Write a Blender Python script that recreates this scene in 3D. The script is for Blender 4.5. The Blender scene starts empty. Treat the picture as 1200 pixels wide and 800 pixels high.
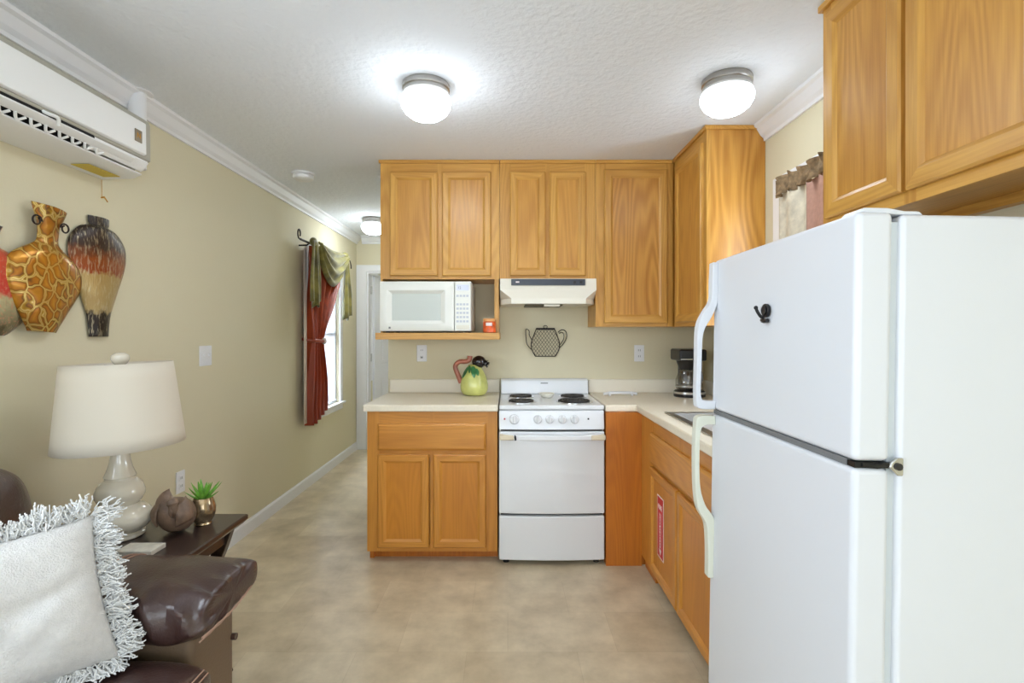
import bpy, bmesh, math, random
from mathutils import Vector, Matrix
random.seed(7)
S = bpy.context.scene
COL = S.collection
PI = math.pi

# ------------------------------------------------------------------ camera
cd = bpy.data.cameras.new('camera'); cam = bpy.data.objects.new('camera', cd); COL.objects.link(cam)
cd.sensor_width = 36; cd.lens = 18.0; cd.clip_start = 0.02
cd.shift_x = 5/1200; cd.shift_y = -10/1200
cam.location = (0, 0, 1.33); cam.rotation_euler = (PI/2, 0, 0)
S.camera = cam
# ------------------------------------------------------------------ light
S.view_settings.view_transform = 'Standard'; S.view_settings.look = 'None'
S.view_settings.gamma = 1; S.view_settings.use_curve_mapping = False
S.view_settings.exposure = 1.52
SKY = (0.86, 0.93, 1.0); SKY_STRENGTH = 1.0
WINDOW_W = 27; SIDE_W = 26; LEFT_W = 18; SINK_W = 9; WINDOW_COL = (0.74, 0.86, 1.0)
GLOBE = 19; GLOBE_COL = (0.83, 0.92, 1.0)
w = bpy.data.worlds.new('sky'); S.world = w; w.use_nodes = True
w.node_tree.nodes['Background'].inputs[0].default_value = (*SKY, 1)
w.node_tree.nodes['Background'].inputs[1].default_value = SKY_STRENGTH
def area(name, loc, rot, sx, sy, e, col):
    l = bpy.data.lights.new(name, 'AREA'); l.shape = 'RECTANGLE'; l.size = sx; l.size_y = sy
    l.energy = e; l.color = col
    o = bpy.data.objects.new(name, l); COL.objects.link(o); o.location = loc; o.rotation_euler = rot
area('window_daylight', (-0.1, -5.22, 1.35), (PI/2, 0, 0), 2.6, 1.8, WINDOW_W, WINDOW_COL)
area('added_side_light', (1.60, -2.4, 1.4), (PI/2, 0, PI/2), 1.6, 1.5, SIDE_W, WINDOW_COL)  # added light behind the camera, aimed at the left wall and sofa
area('added_left_light', (-1.95, 0.05, 1.52), (PI/2, 0, -PI/2), 1.4, 1.0, LEFT_W, WINDOW_COL)  # added light out of view above the sofa, brightens the refrigerator front
area('sink_window_daylight', (1.60, 2.2, 1.55), (PI/2, 0, PI/2), .66, .9, SINK_W, WINDOW_COL)
area('hall_window_daylight', (-1.95, 4.85, 1.35), (PI/2, 0, -PI/2), .8, 1.4, 62, WINDOW_COL)
area('back_room_daylight', (-1.95, 6.95, 1.4), (PI/2, 0, -PI/2), .9, 1.2, 4, WINDOW_COL)

# ------------------------------------------------------------------ materials
def nodes(name):
    m = bpy.data.materials.new(name); m.use_nodes = True
    nt = m.node_tree; b = nt.nodes['Principled BSDF']
    return m, nt, b
def N(nt, t, **kw):
    n = nt.nodes.new(t)
    for k, v in kw.items():
        if k.startswith('i_'):
            n.inputs[k[2:].replace('_', ' ')].default_value = v
        else: setattr(n, k, v)
    return n
def lin(c):
    return tuple(((x/255)/12.92 if x/255 <= .04045 else ((x/255+.055)/1.055)**2.4) for x in c)
def mat(name, rgb, rough=.5, metal=0, bump=0, bscale=60, var=0, vscale=8, coat=0, stretch=(1, 1, 1), sheen=0, spec=.5):
    m, nt, b = nodes(name)
    c = lin(rgb)
    b.inputs['Base Color'].default_value = (*c, 1)
    b.inputs['Roughness'].default_value = rough; b.inputs['Metallic'].default_value = metal
    b.inputs['Coat Weight'].default_value = coat; b.inputs['Coat Roughness'].default_value = .15
    b.inputs['Sheen Weight'].default_value = sheen; b.inputs['Specular IOR Level'].default_value = spec
    tc = N(nt, 'ShaderNodeTexCoord'); mp = N(nt, 'ShaderNodeMapping'); mp.inputs['Scale'].default_value = stretch
    nt.links.new(tc.outputs['Object'], mp.inputs['Vector'])
    if var:
        n = N(nt, 'ShaderNodeTexNoise'); n.inputs['Scale'].default_value = vscale; n.inputs['Detail'].default_value = 4
        nt.links.new(mp.outputs[0], n.inputs['Vector'])
        r = N(nt, 'ShaderNodeValToRGB')
        r.color_ramp.elements[0].position = .3; r.color_ramp.elements[1].position = .7
        r.color_ramp.elements[0].color = (*[x*(1-var) for x in c], 1)
        r.color_ramp.elements[1].color = (*[min(1, x*(1+var)) for x in c], 1)
        nt.links.new(n.outputs['Fac'], r.inputs[0]); nt.links.new(r.outputs[0], b.inputs['Base Color'])
    if bump:
        n = N(nt, 'ShaderNodeTexNoise'); n.inputs['Scale'].default_value = bscale; n.inputs['Detail'].default_value = 3
        nt.links.new(mp.outputs[0], n.inputs['Vector'])
        bp = N(nt, 'ShaderNodeBump'); bp.inputs['Strength'].default_value = bump; bp.inputs['Distance'].default_value = .01
        nt.links.new(n.outputs['Fac'], bp.inputs['Height']); nt.links.new(bp.outputs[0], b.inputs['Normal'])
    return m
def oak(name, axis, light, dark, contrast=1.0, rough=.38, figure=.17, freq=150, stretch=.11):
    m, nt, b = nodes(name)
    L = nt.links.new
    tc = N(nt, 'ShaderNodeTexCoord'); oi = N(nt, 'ShaderNodeObjectInfo')
    mul = N(nt, 'ShaderNodeMath', operation='MULTIPLY'); mul.inputs[1].default_value = 13
    L(oi.outputs['Random'], mul.inputs[0])
    add = N(nt, 'ShaderNodeVectorMath', operation='ADD')
    L(tc.outputs['Object'], add.inputs[0]); L(mul.outputs[0], add.inputs[1])
    def mapped(al):
        mp = N(nt, 'ShaderNodeMapping'); s = [1, 1, 1]; s[axis] = al; mp.inputs['Scale'].default_value = s
        L(add.outputs[0], mp.inputs['Vector']); return mp.outputs[0]
    n1 = N(nt, 'ShaderNodeTexNoise'); n1.inputs['Scale'].default_value = 4.6; n1.inputs['Detail'].default_value = 1.2
    n1.inputs['Roughness'].default_value = .4
    L(mapped(stretch), n1.inputs['Vector'])
    k = N(nt, 'ShaderNodeMath', operation='MULTIPLY'); k.inputs[1].default_value = freq; L(n1.outputs['Fac'], k.inputs[0])
    sn = N(nt, 'ShaderNodeMath', operation='SINE'); L(k.outputs[0], sn.inputs[0])
    sc = N(nt, 'ShaderNodeMath', operation='MULTIPLY_ADD'); sc.inputs[1].default_value = .5; sc.inputs[2].default_value = .5
    L(sn.outputs[0], sc.inputs[0])
    n2 = N(nt, 'ShaderNodeTexNoise'); n2.inputs['Scale'].default_value = 170; n2.inputs['Detail'].default_value = 2
    L(mapped(.035), n2.inputs['Vector'])
    n3 = N(nt, 'ShaderNodeTexNoise'); n3.inputs['Scale'].default_value = 5; n3.inputs['Detail'].default_value = 2
    L(mapped(.3), n3.inputs['Vector'])
    a1 = N(nt, 'ShaderNodeMath', operation='MULTIPLY_ADD'); a1.inputs[1].default_value = figure*contrast; L(sc.outputs[0], a1.inputs[0])
    a0 = N(nt, 'ShaderNodeMath', operation='MULTIPLY'); a0.inputs[1].default_value = .55; L(n3.outputs['Fac'], a0.inputs[0])
    L(a0.outputs[0], a1.inputs[2])
    a2 = N(nt, 'ShaderNodeMath', operation='MULTIPLY_ADD'); a2.inputs[1].default_value = .42*contrast
    L(n2.outputs['Fac'], a2.inputs[0]); L(a1.outputs[0], a2.inputs[2])
    r = N(nt, 'ShaderNodeValToRGB')
    r.color_ramp.elements[0].position = .32; r.color_ramp.elements[1].position = .95
    r.color_ramp.elements[0].color = (*lin(light), 1); r.color_ramp.elements[1].color = (*lin(dark), 1)
    L(a2.outputs[0], r.inputs[0]); L(r.outputs[0], b.inputs['Base Color'])
    b.inputs['Roughness'].default_value = rough; b.inputs['Coat Weight'].default_value = .12
    b.inputs['Coat Roughness'].default_value = .3
    return m
OAKL, OAKD = (218, 166, 80), (172, 114, 38)
OAK = [oak('oak_grain_x', 0, OAKL, OAKD), oak('oak_grain_y', 1, OAKL, OAKD), oak('oak_grain_z', 2, OAKL, OAKD)]
OAKP = oak('oak_panel', 2, (216, 160, 74), (172, 112, 36), 1.1)
OAKC = oak('oak_figured', 2, (214, 158, 72), (172, 112, 38), 1.0, figure=.34, freq=110, stretch=.16)
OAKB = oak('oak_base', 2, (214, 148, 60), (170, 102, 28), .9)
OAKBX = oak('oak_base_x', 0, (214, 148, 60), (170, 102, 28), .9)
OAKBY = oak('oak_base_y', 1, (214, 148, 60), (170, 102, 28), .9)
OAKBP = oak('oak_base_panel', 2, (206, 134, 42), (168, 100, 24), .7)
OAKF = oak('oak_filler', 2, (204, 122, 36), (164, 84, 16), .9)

M_WALL = mat('wall_paint', (221, 212, 182), .75, bump=.06, bscale=120)
M_CEIL = mat('ceiling_paint', (236, 240, 246), .9, bump=.6, bscale=38)
M_TRIM = mat('trim_paint', (236, 236, 238), .4)
M_WHITE = mat('white_enamel', (232, 234, 236), .22, coat=.3)
M_FRIDGE = mat('fridge_enamel', (228, 231, 237), .35, bump=.03, bscale=400)
M_CREAM = mat('cream_plastic', (232, 228, 212), .35)
M_HANDLE = mat('cream_handle', (228, 230, 214), .3)
M_COUNTER = mat('countertop_laminate', (236, 226, 204), .35, var=.03, vscale=90)
M_SPLASH = mat('backsplash_laminate', (240, 232, 214), .35)
M_BLACK = mat('black_plastic', (22, 22, 24), .3)
M_DARK = mat('dark_gap', (14, 13, 13), .8)
M_GREY = mat('grey_plastic', (120, 122, 124), .5)
M_GASKET = mat('grey_gasket', (214, 222, 228), .6)
M_STEEL = mat('brushed_steel', (190, 190, 188), .3, metal=1, bump=.05, bscale=200)
M_NICKEL = mat('brushed_nickel', (178, 174, 168), .32, metal=1)
M_CHROME = mat('chrome', (210, 210, 210), .12, metal=1)
M_COIL = mat('burner_coil', (46, 42, 40), .55)
M_HOOD = mat('almond_enamel', (232, 226, 210), .3)
M_HOODD = mat('hood_filter', (92, 84, 66), .5, metal=.5)
M_NAVY = mat('hood_control_strip', (48, 54, 66), .3)
M_LEATHER = mat('brown_leather', (66, 46, 42), .3, bump=.12, bscale=140, var=.12, vscale=6, coat=.3)
M_LEATHER2 = mat('brown_leather_panel', (112, 92, 72), .5, bump=.1, bscale=140)
M_STITCH = mat('pale_stitching', (176, 142, 122), .7)
M_PILLOW = mat('woven_grey_cotton', (219, 216, 212), .95, bump=.5, bscale=260, var=.05, vscale=60, sheen=.3)
M_FRINGE = mat('cotton_fringe', (230, 230, 228), .95, sheen=.2)
M_LAMP = mat('cream_ceramic', (226, 218, 200), .14, coat=.6)
M_ESPRESSO = mat('espresso_wood', (52, 38, 34), .28, var=.15, vscale=30, stretch=(1, .1, 1), coat=.3)
M_BIRD = mat('carved_wood', (122, 98, 80), .45, var=.35, vscale=26, bump=.25, bscale=60)
M_GOLD = mat('mercury_gold_glaze', (160, 138, 108), .2, metal=.75, var=.6, vscale=34)
M_LEAF = mat('succulent_green', (112, 172, 60), .4, var=.3, vscale=40)
M_ROD = mat('bronze_rod', (62, 54, 46), .4, metal=.7)
M_RED = mat('rust_satin', (150, 56, 22), .36, var=.3, vscale=7, stretch=(1, 4, .1))
M_GREEN = mat('olive_satin', (120, 112, 50), .4, var=.65, vscale=9, sheen=.4)
M_BLIND = mat('blind_slat', (232, 234, 238), .5)
def translucent(m, f):
    nt = m.node_tree; b = nt.nodes['Principled BSDF']; o = nt.nodes['Material Output']
    tr = N(nt, 'ShaderNodeBsdfTranslucent'); tr.inputs[0].default_value = b.inputs['Base Color'].default_value
    mx = N(nt, 'ShaderNodeMixShader'); mx.inputs[0].default_value = f
    nt.links.new(b.outputs[0], mx.inputs[1]); nt.links.new(tr.outputs[0], mx.inputs[2]); nt.links.new(mx.outputs[0], o.inputs[0])
translucent(M_BLIND, .16)
M_LINING = mat('curtain_lining', (224, 208, 196), .8)
M_WIRE = mat('wire_black', (40, 30, 26), .5, metal=.3)
M_REDS = mat('sticker_red', (200, 24, 30), .4)
M_WHITES = mat('sticker_white', (240, 226, 222), .5)
M_ORANGE = mat('candle_orange', (226, 96, 40), .3, var=.35, vscale=40)
M_ORLID = mat('candle_lid', (226, 160, 96), .4)
M_PIT = mat('pitcher_yellow_green', (206, 208, 122), .2, var=.16, vscale=14, coat=.5)
M_PITH = mat('pitcher_pink_brown', (176, 108, 84), .3, var=.2, vscale=30)
M_PITL = mat('pitcher_leaf_green', (64, 128, 76), .3, var=.3, vscale=30)
M_PITB = mat('pitcher_black_glaze', (24, 18, 22), .12, coat=.6)
M_MWGLASS = mat('microwave_window', (200, 206, 200), .14)
M_KEY = mat('microwave_key', (196, 200, 208), .4)
M_LCD = mat('microwave_display', (216, 222, 236), .2)
M_ACW = mat('ac_white', (240, 240, 238), .4)
M_ACG = mat('ac_grey_beige', (176, 172, 158), .45)
M_ACB = mat('ac_badge', (142, 130, 112), .35)
M_GLD = mat('badge_gold', (206, 150, 50), .3, metal=.4)
M_YEL = mat('yellow_label', (214, 190, 72), .6)

def floor_mat():
    m, nt, b = nodes('vinyl_stone_floor'); L = nt.links.new
    tc = N(nt, 'ShaderNodeTexCoord')
    br = N(nt, 'ShaderNodeTexBrick'); br.offset = .37; br.squash = 1
    br.inputs['Scale'].default_value = 1; br.inputs['Brick Width'].default_value = .46; br.inputs['Row Height'].default_value = .305
    br.inputs['Mortar Size'].default_value = .0015; br.inputs['Mortar Smooth'].default_value = 1
    br.inputs['Color1'].default_value = (*lin((224, 210, 182)), 1); br.inputs['Color2'].default_value = (*lin((212, 196, 166)), 1)
    br.inputs['Mortar'].default_value = (*lin((200, 183, 154)), 1)
    L(tc.outputs['Object'], br.inputs['Vector'])
    n = N(nt, 'ShaderNodeTexNoise'); n.inputs['Scale'].default_value = 5; n.inputs['Detail'].default_value = 8; n.inputs['Roughness'].default_value = .62
    L(tc.outputs['Object'], n.inputs['Vector'])
    r = N(nt, 'ShaderNodeValToRGB'); r.color_ramp.elements[0].position = .3; r.color_ramp.elements[1].position = .72
    r.color_ramp.elements[0].color = (.68, .64, .58, 1); r.color_ramp.elements[1].color = (1.12, 1.12, 1.12, 1)
    L(n.outputs['Fac'], r.inputs[0])
    mx = N(nt, 'ShaderNodeMix', data_type='RGBA', blend_type='MULTIPLY'); mx.inputs[0].default_value = .9
    L(br.outputs['Color'], mx.inputs[6]); L(r.outputs[0], mx.inputs[7]); L(mx.outputs[2], b.inputs['Base Color'])
    b.inputs['Roughness'].default_value = .36
    bp = N(nt, 'ShaderNodeBump'); bp.inputs['Strength'].default_value = .05; L(n.outputs['Fac'], bp.inputs['Height'])
    L(bp.outputs[0], b.inputs['Normal'])
    return m
M_FLOOR = floor_mat()
def glass_mat(name, tint=(1, 1, 1), refl=.08):
    m = bpy.data.materials.new(name); m.use_nodes = True; nt = m.node_tree; nt.nodes.clear()
    o = N(nt, 'ShaderNodeOutputMaterial'); t = N(nt, 'ShaderNodeBsdfTransparent'); g = N(nt, 'ShaderNodeBsdfGlossy')
    t.inputs[0].default_value = (*tint, 1); g.inputs['Roughness'].default_value = .03
    mx = N(nt, 'ShaderNodeMixShader'); mx.inputs[0].default_value = refl
    nt.links.new(t.outputs[0], mx.inputs[1]); nt.links.new(g.outputs[0], mx.inputs[2]); nt.links.new(mx.outputs[0], o.inputs[0])
    return m
M_GLASS = glass_mat('window_glass'); M_CARAFE = glass_mat('carafe_glass', (.82, .8, .76), .15)
def emit(name, col, s):
    m, nt, b = nodes(name)
    b.inputs['Base Color'].default_value = (.9, .9, .88, 1); b.inputs['Roughness'].default_value = .2
    b.inputs['Emission Color'].default_value = (*col, 1)
    # emission graded by height: top of the glass dimmed to cut the ceiling glow
    tc = N(nt, 'ShaderNodeTexCoord'); sx = N(nt, 'ShaderNodeSeparateXYZ'); mr = N(nt, 'ShaderNodeMapRange')
    mr.inputs['From Min'].default_value = -.060; mr.inputs['From Max'].default_value = -.122
    mr.inputs['To Min'].default_value = s*.045; mr.inputs['To Max'].default_value = s
    nt.links.new(tc.outputs['Object'], sx.inputs[0]); nt.links.new(sx.outputs['Z'], mr.inputs['Value'])
    nt.links.new(mr.outputs[0], b.inputs['Emission Strength'])
    return m
M_GLOBE = emit('lit_globe_glass', GLOBE_COL, GLOBE); M_GLOBE2 = emit('lit_hall_globe_glass', GLOBE_COL, GLOBE*1.1); M_GLOBE3 = emit('lit_dim_globe_glass', GLOBE_COL, GLOBE*.30)
def shade_mat():
    m, nt, b = nodes('linen_shade'); L = nt.links.new
    b.inputs['Base Color'].default_value = (*lin((242, 234, 218)), 1); b.inputs['Roughness'].default_value = .9
    tr = N(nt, 'ShaderNodeBsdfTranslucent'); tr.inputs[0].default_value = (*lin((232, 222, 204)), 1)
    mx = N(nt, 'ShaderNodeMixShader'); mx.inputs[0].default_value = .3
    o = nt.nodes['Material Output']
    L(b.outputs[0], mx.inputs[1]); L(tr.outputs[0], mx.inputs[2]); L(mx.outputs[0], o.inputs[0])
    return m
M_SHADE = shade_mat()
def vase_mat(name, stops, pattern, scale, line=(235, 215, 170), cells=False):
    """enamelled metal: colour bands by height (object z, 0..1 of .48 m) plus an embossed pattern"""
    m, nt, b = nodes(name); L = nt.links.new
    tc = N(nt, 'ShaderNodeTexCoord'); sx = N(nt, 'ShaderNodeSeparateXYZ'); L(tc.outputs['Object'], sx.inputs[0])
    n = N(nt, 'ShaderNodeTexNoise'); n.inputs['Scale'].default_value = 34; n.inputs['Detail'].default_value = 3; L(tc.outputs['Object'], n.inputs['Vector'])
    a = N(nt, 'ShaderNodeMath', operation='MULTIPLY_ADD'); a.inputs[1].default_value = .07; L(n.outputs['Fac'], a.inputs[0]); L(sx.outputs['Z'], a.inputs[2])
    d = N(nt, 'ShaderNodeMath', operation='MULTIPLY_ADD'); d.inputs[1].default_value = 1/.50; d.inputs[2].default_value = -.06; L(a.outputs[0], d.inputs[0])
    r = N(nt, 'ShaderNodeValToRGB'); cr = r.color_ramp
    while len(cr.elements) < len(stops): cr.elements.new(.5)
    for e, (p, c) in zip(cr.elements, stops): e.position = p; e.color = (*lin(c), 1)
    L(d.outputs[0], r.inputs[0])
    mp = N(nt, 'ShaderNodeMapping'); mp.inputs['Scale'].default_value = pattern; L(tc.outputs['Object'], mp.inputs['Vector'])
    if cells:
        wn = N(nt, 'ShaderNodeTexNoise'); wn.inputs['Scale'].default_value = 14; L(tc.outputs['Object'], wn.inputs['Vector'])
        wa = N(nt, 'ShaderNodeVectorMath', operation='MULTIPLY_ADD'); wa.inputs[1].default_value = (.05, .05, .05)
        L(wn.outputs['Color'], wa.inputs[0]); L(mp.outputs[0], wa.inputs[2])
        v = N(nt, 'ShaderNodeTexVoronoi', feature='DISTANCE_TO_EDGE'); v.inputs['Scale'].default_value = scale
        L(wa.outputs[0], v.inputs['Vector']); h = v.outputs['Distance']
        lr = N(nt, 'ShaderNodeValToRGB'); e = lr.color_ramp.elements
        for p, c in ((.0, (170, 130, 30)), (.03, (226, 204, 132)), (.06, (184, 142, 32)), (.11, (100, 62, 20)), (.16, (174, 106, 22)), (.4, (206, 146, 40))):
            if p == 0: el = e[0]
            elif p == .4: el = e[-1]
            else: el = e.new(p)
            el.position = p; el.color = (*lin(c), 1)
        L(h, lr.inputs[0])
        n4 = N(nt, 'ShaderNodeTexNoise'); n4.inputs['Scale'].default_value = 9; L(tc.outputs['Object'], n4.inputs['Vector'])
        r4 = N(nt, 'ShaderNodeValToRGB'); r4.color_ramp.elements[0].position = .36; r4.color_ramp.elements[1].position = .75; L(n4.outputs['Fac'], r4.inputs[0])
        mx = N(nt, 'ShaderNodeMix', data_type='RGBA', blend_type='MIX'); L(lr.outputs[0], mx.inputs[6]); L(r.outputs[0], mx.inputs[7])
        sub_ = N(nt, 'ShaderNodeMath', operation='MULTIPLY'); sub_.inputs[1].default_value = .7; L(r4.outputs[0], sub_.inputs[0]); L(sub_.outputs[0], mx.inputs[0])
    else:
        v = N(nt, 'ShaderNodeTexNoise'); v.inputs['Scale'].default_value = scale; v.inputs['Detail'].default_value = 3; L(mp.outputs[0], v.inputs['Vector']); h = v.outputs['Fac']
        lr = N(nt, 'ShaderNodeValToRGB'); lr.color_ramp.elements[0].position = .52; lr.color_ramp.elements[1].position = .68
        L(h, lr.inputs[0]); hf = N(nt, 'ShaderNodeMath', operation='MULTIPLY'); hf.inputs[1].default_value = .55; L(lr.outputs[0], hf.inputs[0])
        mx = N(nt, 'ShaderNodeMix', data_type='RGBA', blend_type='MIX'); L(hf.outputs[0], mx.inputs[0]); L(r.outputs[0], mx.inputs[6])
        mx.inputs[7].default_value = (*lin(line), 1)
    L(mx.outputs[2], b.inputs['Base Color'])
    b.inputs['Metallic'].default_value = .35; b.inputs['Roughness'].default_value = .3
    bp = N(nt, 'ShaderNodeBump'); bp.inputs['Strength'].default_value = .6; bp.inputs['Distance'].default_value = .004
    L(h, bp.inputs['Height']); L(bp.outputs[0], b.inputs['Normal'])
    return m

# ------------------------------------------------------------------ mesh helpers
ORG = {}
class MB:
    def __init__(s): s.v = []; s.f = []; s.m = []
    def face(s, idx, m=0): s.f.append(tuple(idx)); s.m.append(m)
    def add(s, pts): b = len(s.v); s.v += [tuple(p) for p in pts]; return b
    def box(s, x0, x1, y0, y1, z0, z1, m=0):
        b = s.add([(x, y, z) for z in (z0, z1) for y in (y0, y1) for x in (x0, x1)])
        for q in ((0, 2, 3, 1), (4, 5, 7, 6), (0, 1, 5, 4), (2, 6, 7, 3), (0, 4, 6, 2), (1, 3, 7, 5)): s.face([b+i for i in q], m)
        return s
    def pbox(s, P, u0, u1, v0, v1, n0, n1, m=0):
        b = s.add([P(u, v, n) for n in (n0, n1) for v in (v0, v1) for u in (u0, u1)])
        for q in ((0, 2, 3, 1), (4, 5, 7, 6), (0, 1, 5, 4), (2, 6, 7, 3), (0, 4, 6, 2), (1, 3, 7, 5)): s.face([b+i for i in q], m)
        return s
    def prism(s, poly, axis, a0, a1, m=0):
        def pt(p, a):
            return {0: (a, p[0], p[1]), 1: (p[0], a, p[1]), 2: (p[0], p[1], a)}[axis]
        n = len(poly)
        b = s.add([pt(p, a0) for p in poly] + [pt(p, a1) for p in poly])
        s.face([b+i for i in range(n)], m); s.face([b+n+i for i in reversed(range(n))], m)
        for i in range(n): j = (i+1) % n; s.face((b+i, b+n+i, b+n+j, b+j), m)
        return s
    def loft(s, rings, closed=True, caps=True, m=0):
        n = len(rings[0]); bs = [s.add(r) for r in rings]
        for a, b in zip(bs, bs[1:]):
            for i in range(n if closed else n-1):
                j = (i+1) % n; s.face((a+i, a+j, b+j, b+i), m)
        if caps and closed:
            s.face([bs[0]+i for i in reversed(range(n))], m); s.face([bs[-1]+i for i in range(n)], m)
        return s
    def tube(s, pts, r, n=8, closed=False, m=0):
        pts = [Vector(p) for p in pts]; k = len(pts); rings = []; prev = None
        for i, p in enumerate(pts):
            if closed: t = pts[(i+1) % k]-pts[i-1]
            else: t = pts[min(i+1, k-1)]-pts[max(i-1, 0)]
            t.normalize()
            if prev is None:
                a = Vector((0, 0, 1)) if abs(t.z) < .9 else Vector((1, 0, 0))
                u = t.cross(a).normalized()
            else:
                u = (prev - t*prev.dot(t)).normalized()
            prev = u; w_ = t.cross(u)
            rr = r[i] if isinstance(r, (list, tuple)) else r
            rings.append([p + u*(rr*math.cos(2*PI*q/n)) + w_*(rr*math.sin(2*PI*q/n)) for q in range(n)])
        if closed:
            s.loft(rings + [rings[0]], caps=False, m=m)
        else: s.loft(rings, m=m)
        return s
    def lathe(s, prof, c=(0, 0, 0), n=32, m=0, sy=1):
        rings = [[(c[0]+r*math.cos(2*PI*q/n), c[1]+sy*r*math.sin(2*PI*q/n), c[2]+z) for q in range(n)] for r, z in prof]
        return s.loft(rings, m=m)
    def ball(s, c, rx, ry, rz, n=16, k=10, m=0):
        rings = []
        for i in range(k+1):
            a = -PI/2 + PI*min(max(i/k, .02), .98)
            rings.append([(c[0]+rx*math.cos(a)*math.cos(2*PI*q/n), c[1]+ry*math.cos(a)*math.sin(2*PI*q/n), c[2]+rz*math.sin(a)) for q in range(n)])
        return s.loft(rings, m=m)
    def cells(s, us, vs, keep, place, n0, n1, m=0):
        """solid slab from a grid of cells; keep(i,j); place(u,v,n)"""
        idx = {}
        def vid(i, j, k):
            if (i, j, k) not in idx: idx[(i, j, k)] = s.add([place(us[i], vs[j], (n0, n1)[k])])
            return idx[(i, j, k)]
        K = {(i, j) for i in range(len(us)-1) for j in range(len(vs)-1) if keep(i, j)}
        for i, j in K:
            s.face((vid(i, j, 0), vid(i, j+1, 0), vid(i+1, j+1, 0), vid(i+1, j, 0)), m)
            s.face((vid(i, j, 1), vid(i+1, j, 1), vid(i+1, j+1, 1), vid(i, j+1, 1)), m)
            for (di, dj, a, b) in ((-1, 0, (i, j), (i, j+1)), (1, 0, (i+1, j+1), (i+1, j)), (0, -1, (i+1, j), (i, j)), (0, 1, (i, j+1), (i+1, j+1))):
                if (i+di, j+dj) not in K:
                    s.face((vid(*a, 0), vid(*b, 0), vid(*b, 1), vid(*a, 1)), m)
        return s
    def grid(s, fn, nu, nv, wrap=False, m=0):
        b = s.add([fn(i/nu, j/nv) for j in range(nv+1) for i in range(nu+1)])
        for j in range(nv):
            for i in range(nu):
                a = b+j*(nu+1)+i; s.face((a, a+1, a+nu+2, a+nu+1), m)
        return s
    def text(s, P, txt, size, m=0, depth=.0006):
        c = bpy.data.curves.new('t', 'FONT'); c.body = txt; c.size = size; c.extrude = depth; c.align_x = 'CENTER'; c.align_y = 'CENTER'
        c.resolution_u = 2
        o = bpy.data.objects.new('t', c); COL.objects.link(o)
        me = bpy.data.meshes.new_from_object(o.evaluated_get(bpy.context.evaluated_depsgraph_get()))
        b = s.add([P(*v.co) for v in me.vertices])
        for p in me.polygons: s.face([b+i for i in p.vertices], m)
        bpy.data.objects.remove(o); bpy.data.curves.remove(c); bpy.data.meshes.remove(me)
        return s
    def build(s, name, mats, parent=None, loc=None, bevel=0, seg=2, smooth=40, sub=0, solid=0, label=None, kind=None, fixn=True):
        org = Vector(loc) if loc else (Vector(ORG.get(parent.name, (0, 0, 0))) if parent else Vector((0, 0, 0)))
        me = bpy.data.meshes.new(name)
        me.from_pydata([Vector(v)-org for v in s.v], [], s.f)
        for mm in (mats if isinstance(mats, (list, tuple)) else [mats]): me.materials.append(mm)
        for p, mi in zip(me.polygons, s.m): p.material_index = mi
        if fixn:
            bm = bmesh.new(); bm.from_mesh(me); bmesh.ops.recalc_face_normals(bm, faces=bm.faces); bm.to_mesh(me); bm.free()
        if smooth:
            me.polygons.foreach_set('use_smooth', [True]*len(me.polygons)); me.set_sharp_from_angle(angle=math.radians(smooth))
        o = bpy.data.objects.new(name, me); COL.objects.link(o)
        if parent: o.parent = parent; ORG[o.name] = org
        else: o.location = org; ORG[o.name] = org
        if solid:
            md = o.modifiers.new('solid', 'SOLIDIFY'); md.thickness = solid; md.offset = 0
        if sub:
            md = o.modifiers.new('sub', 'SUBSURF'); md.levels = sub; md.render_levels = sub
        if bevel:
            md = o.modifiers.new('bevel', 'BEVEL'); md.width = bevel; md.segments = seg; md.limit_method = 'ANGLE'; md.angle_limit = math.radians(35)
            md.harden_normals = True
        if label: o['label'] = label
        if kind: o['kind'] = kind
        return o
def thing(name, label, cat, loc, group=None):
    o = bpy.data.objects.new(name, None); COL.objects.link(o); o.location = loc; o.empty_display_size = .05
    ORG[o.name] = Vector(loc); o['label'] = label; o['category'] = cat
    if group: o['group'] = group
    return o
def tag(o, label, cat, group=None):
    o['label'] = label; o['category'] = cat
    if group: o['group'] = group
    return o
def frange(a, b, n): return [a+(b-a)*i/n for i in range(n+1)]
def smooth_path(pts, n=8):
    """Catmull-Rom through points"""
    P = [Vector(p) for p in pts]; out = []
    for i in range(len(P)-1):
        a, b, c, d = P[max(i-1, 0)], P[i], P[i+1], P[min(i+2, len(P)-1)]
        for k in range(n):
            t = k/n
            out.append(.5*((2*b)+(c-a)*t+(2*a-5*b+4*c-d)*t*t+(3*b-a-3*c+d)*t**3))
    out.append(P[-1]); return out

# ------------------------------------------------------------------ setting
XL, XR, YB, YF, ZC = -1.73, 1.368, 3.58, 5.85, 2.43
YN, YE = -5.0, 7.9
ST = 'structure'
MB().box(XL-.1, XR+.1, YN-.1, YE+.1, -.1, 0).build('floor', M_FLOOR, smooth=0, kind=ST)
MB().box(XL-.1, XR+.1, YN-.1, YE+.1, ZC, ZC+.1).build('ceiling', M_CEIL, smooth=0, kind=ST)
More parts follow.
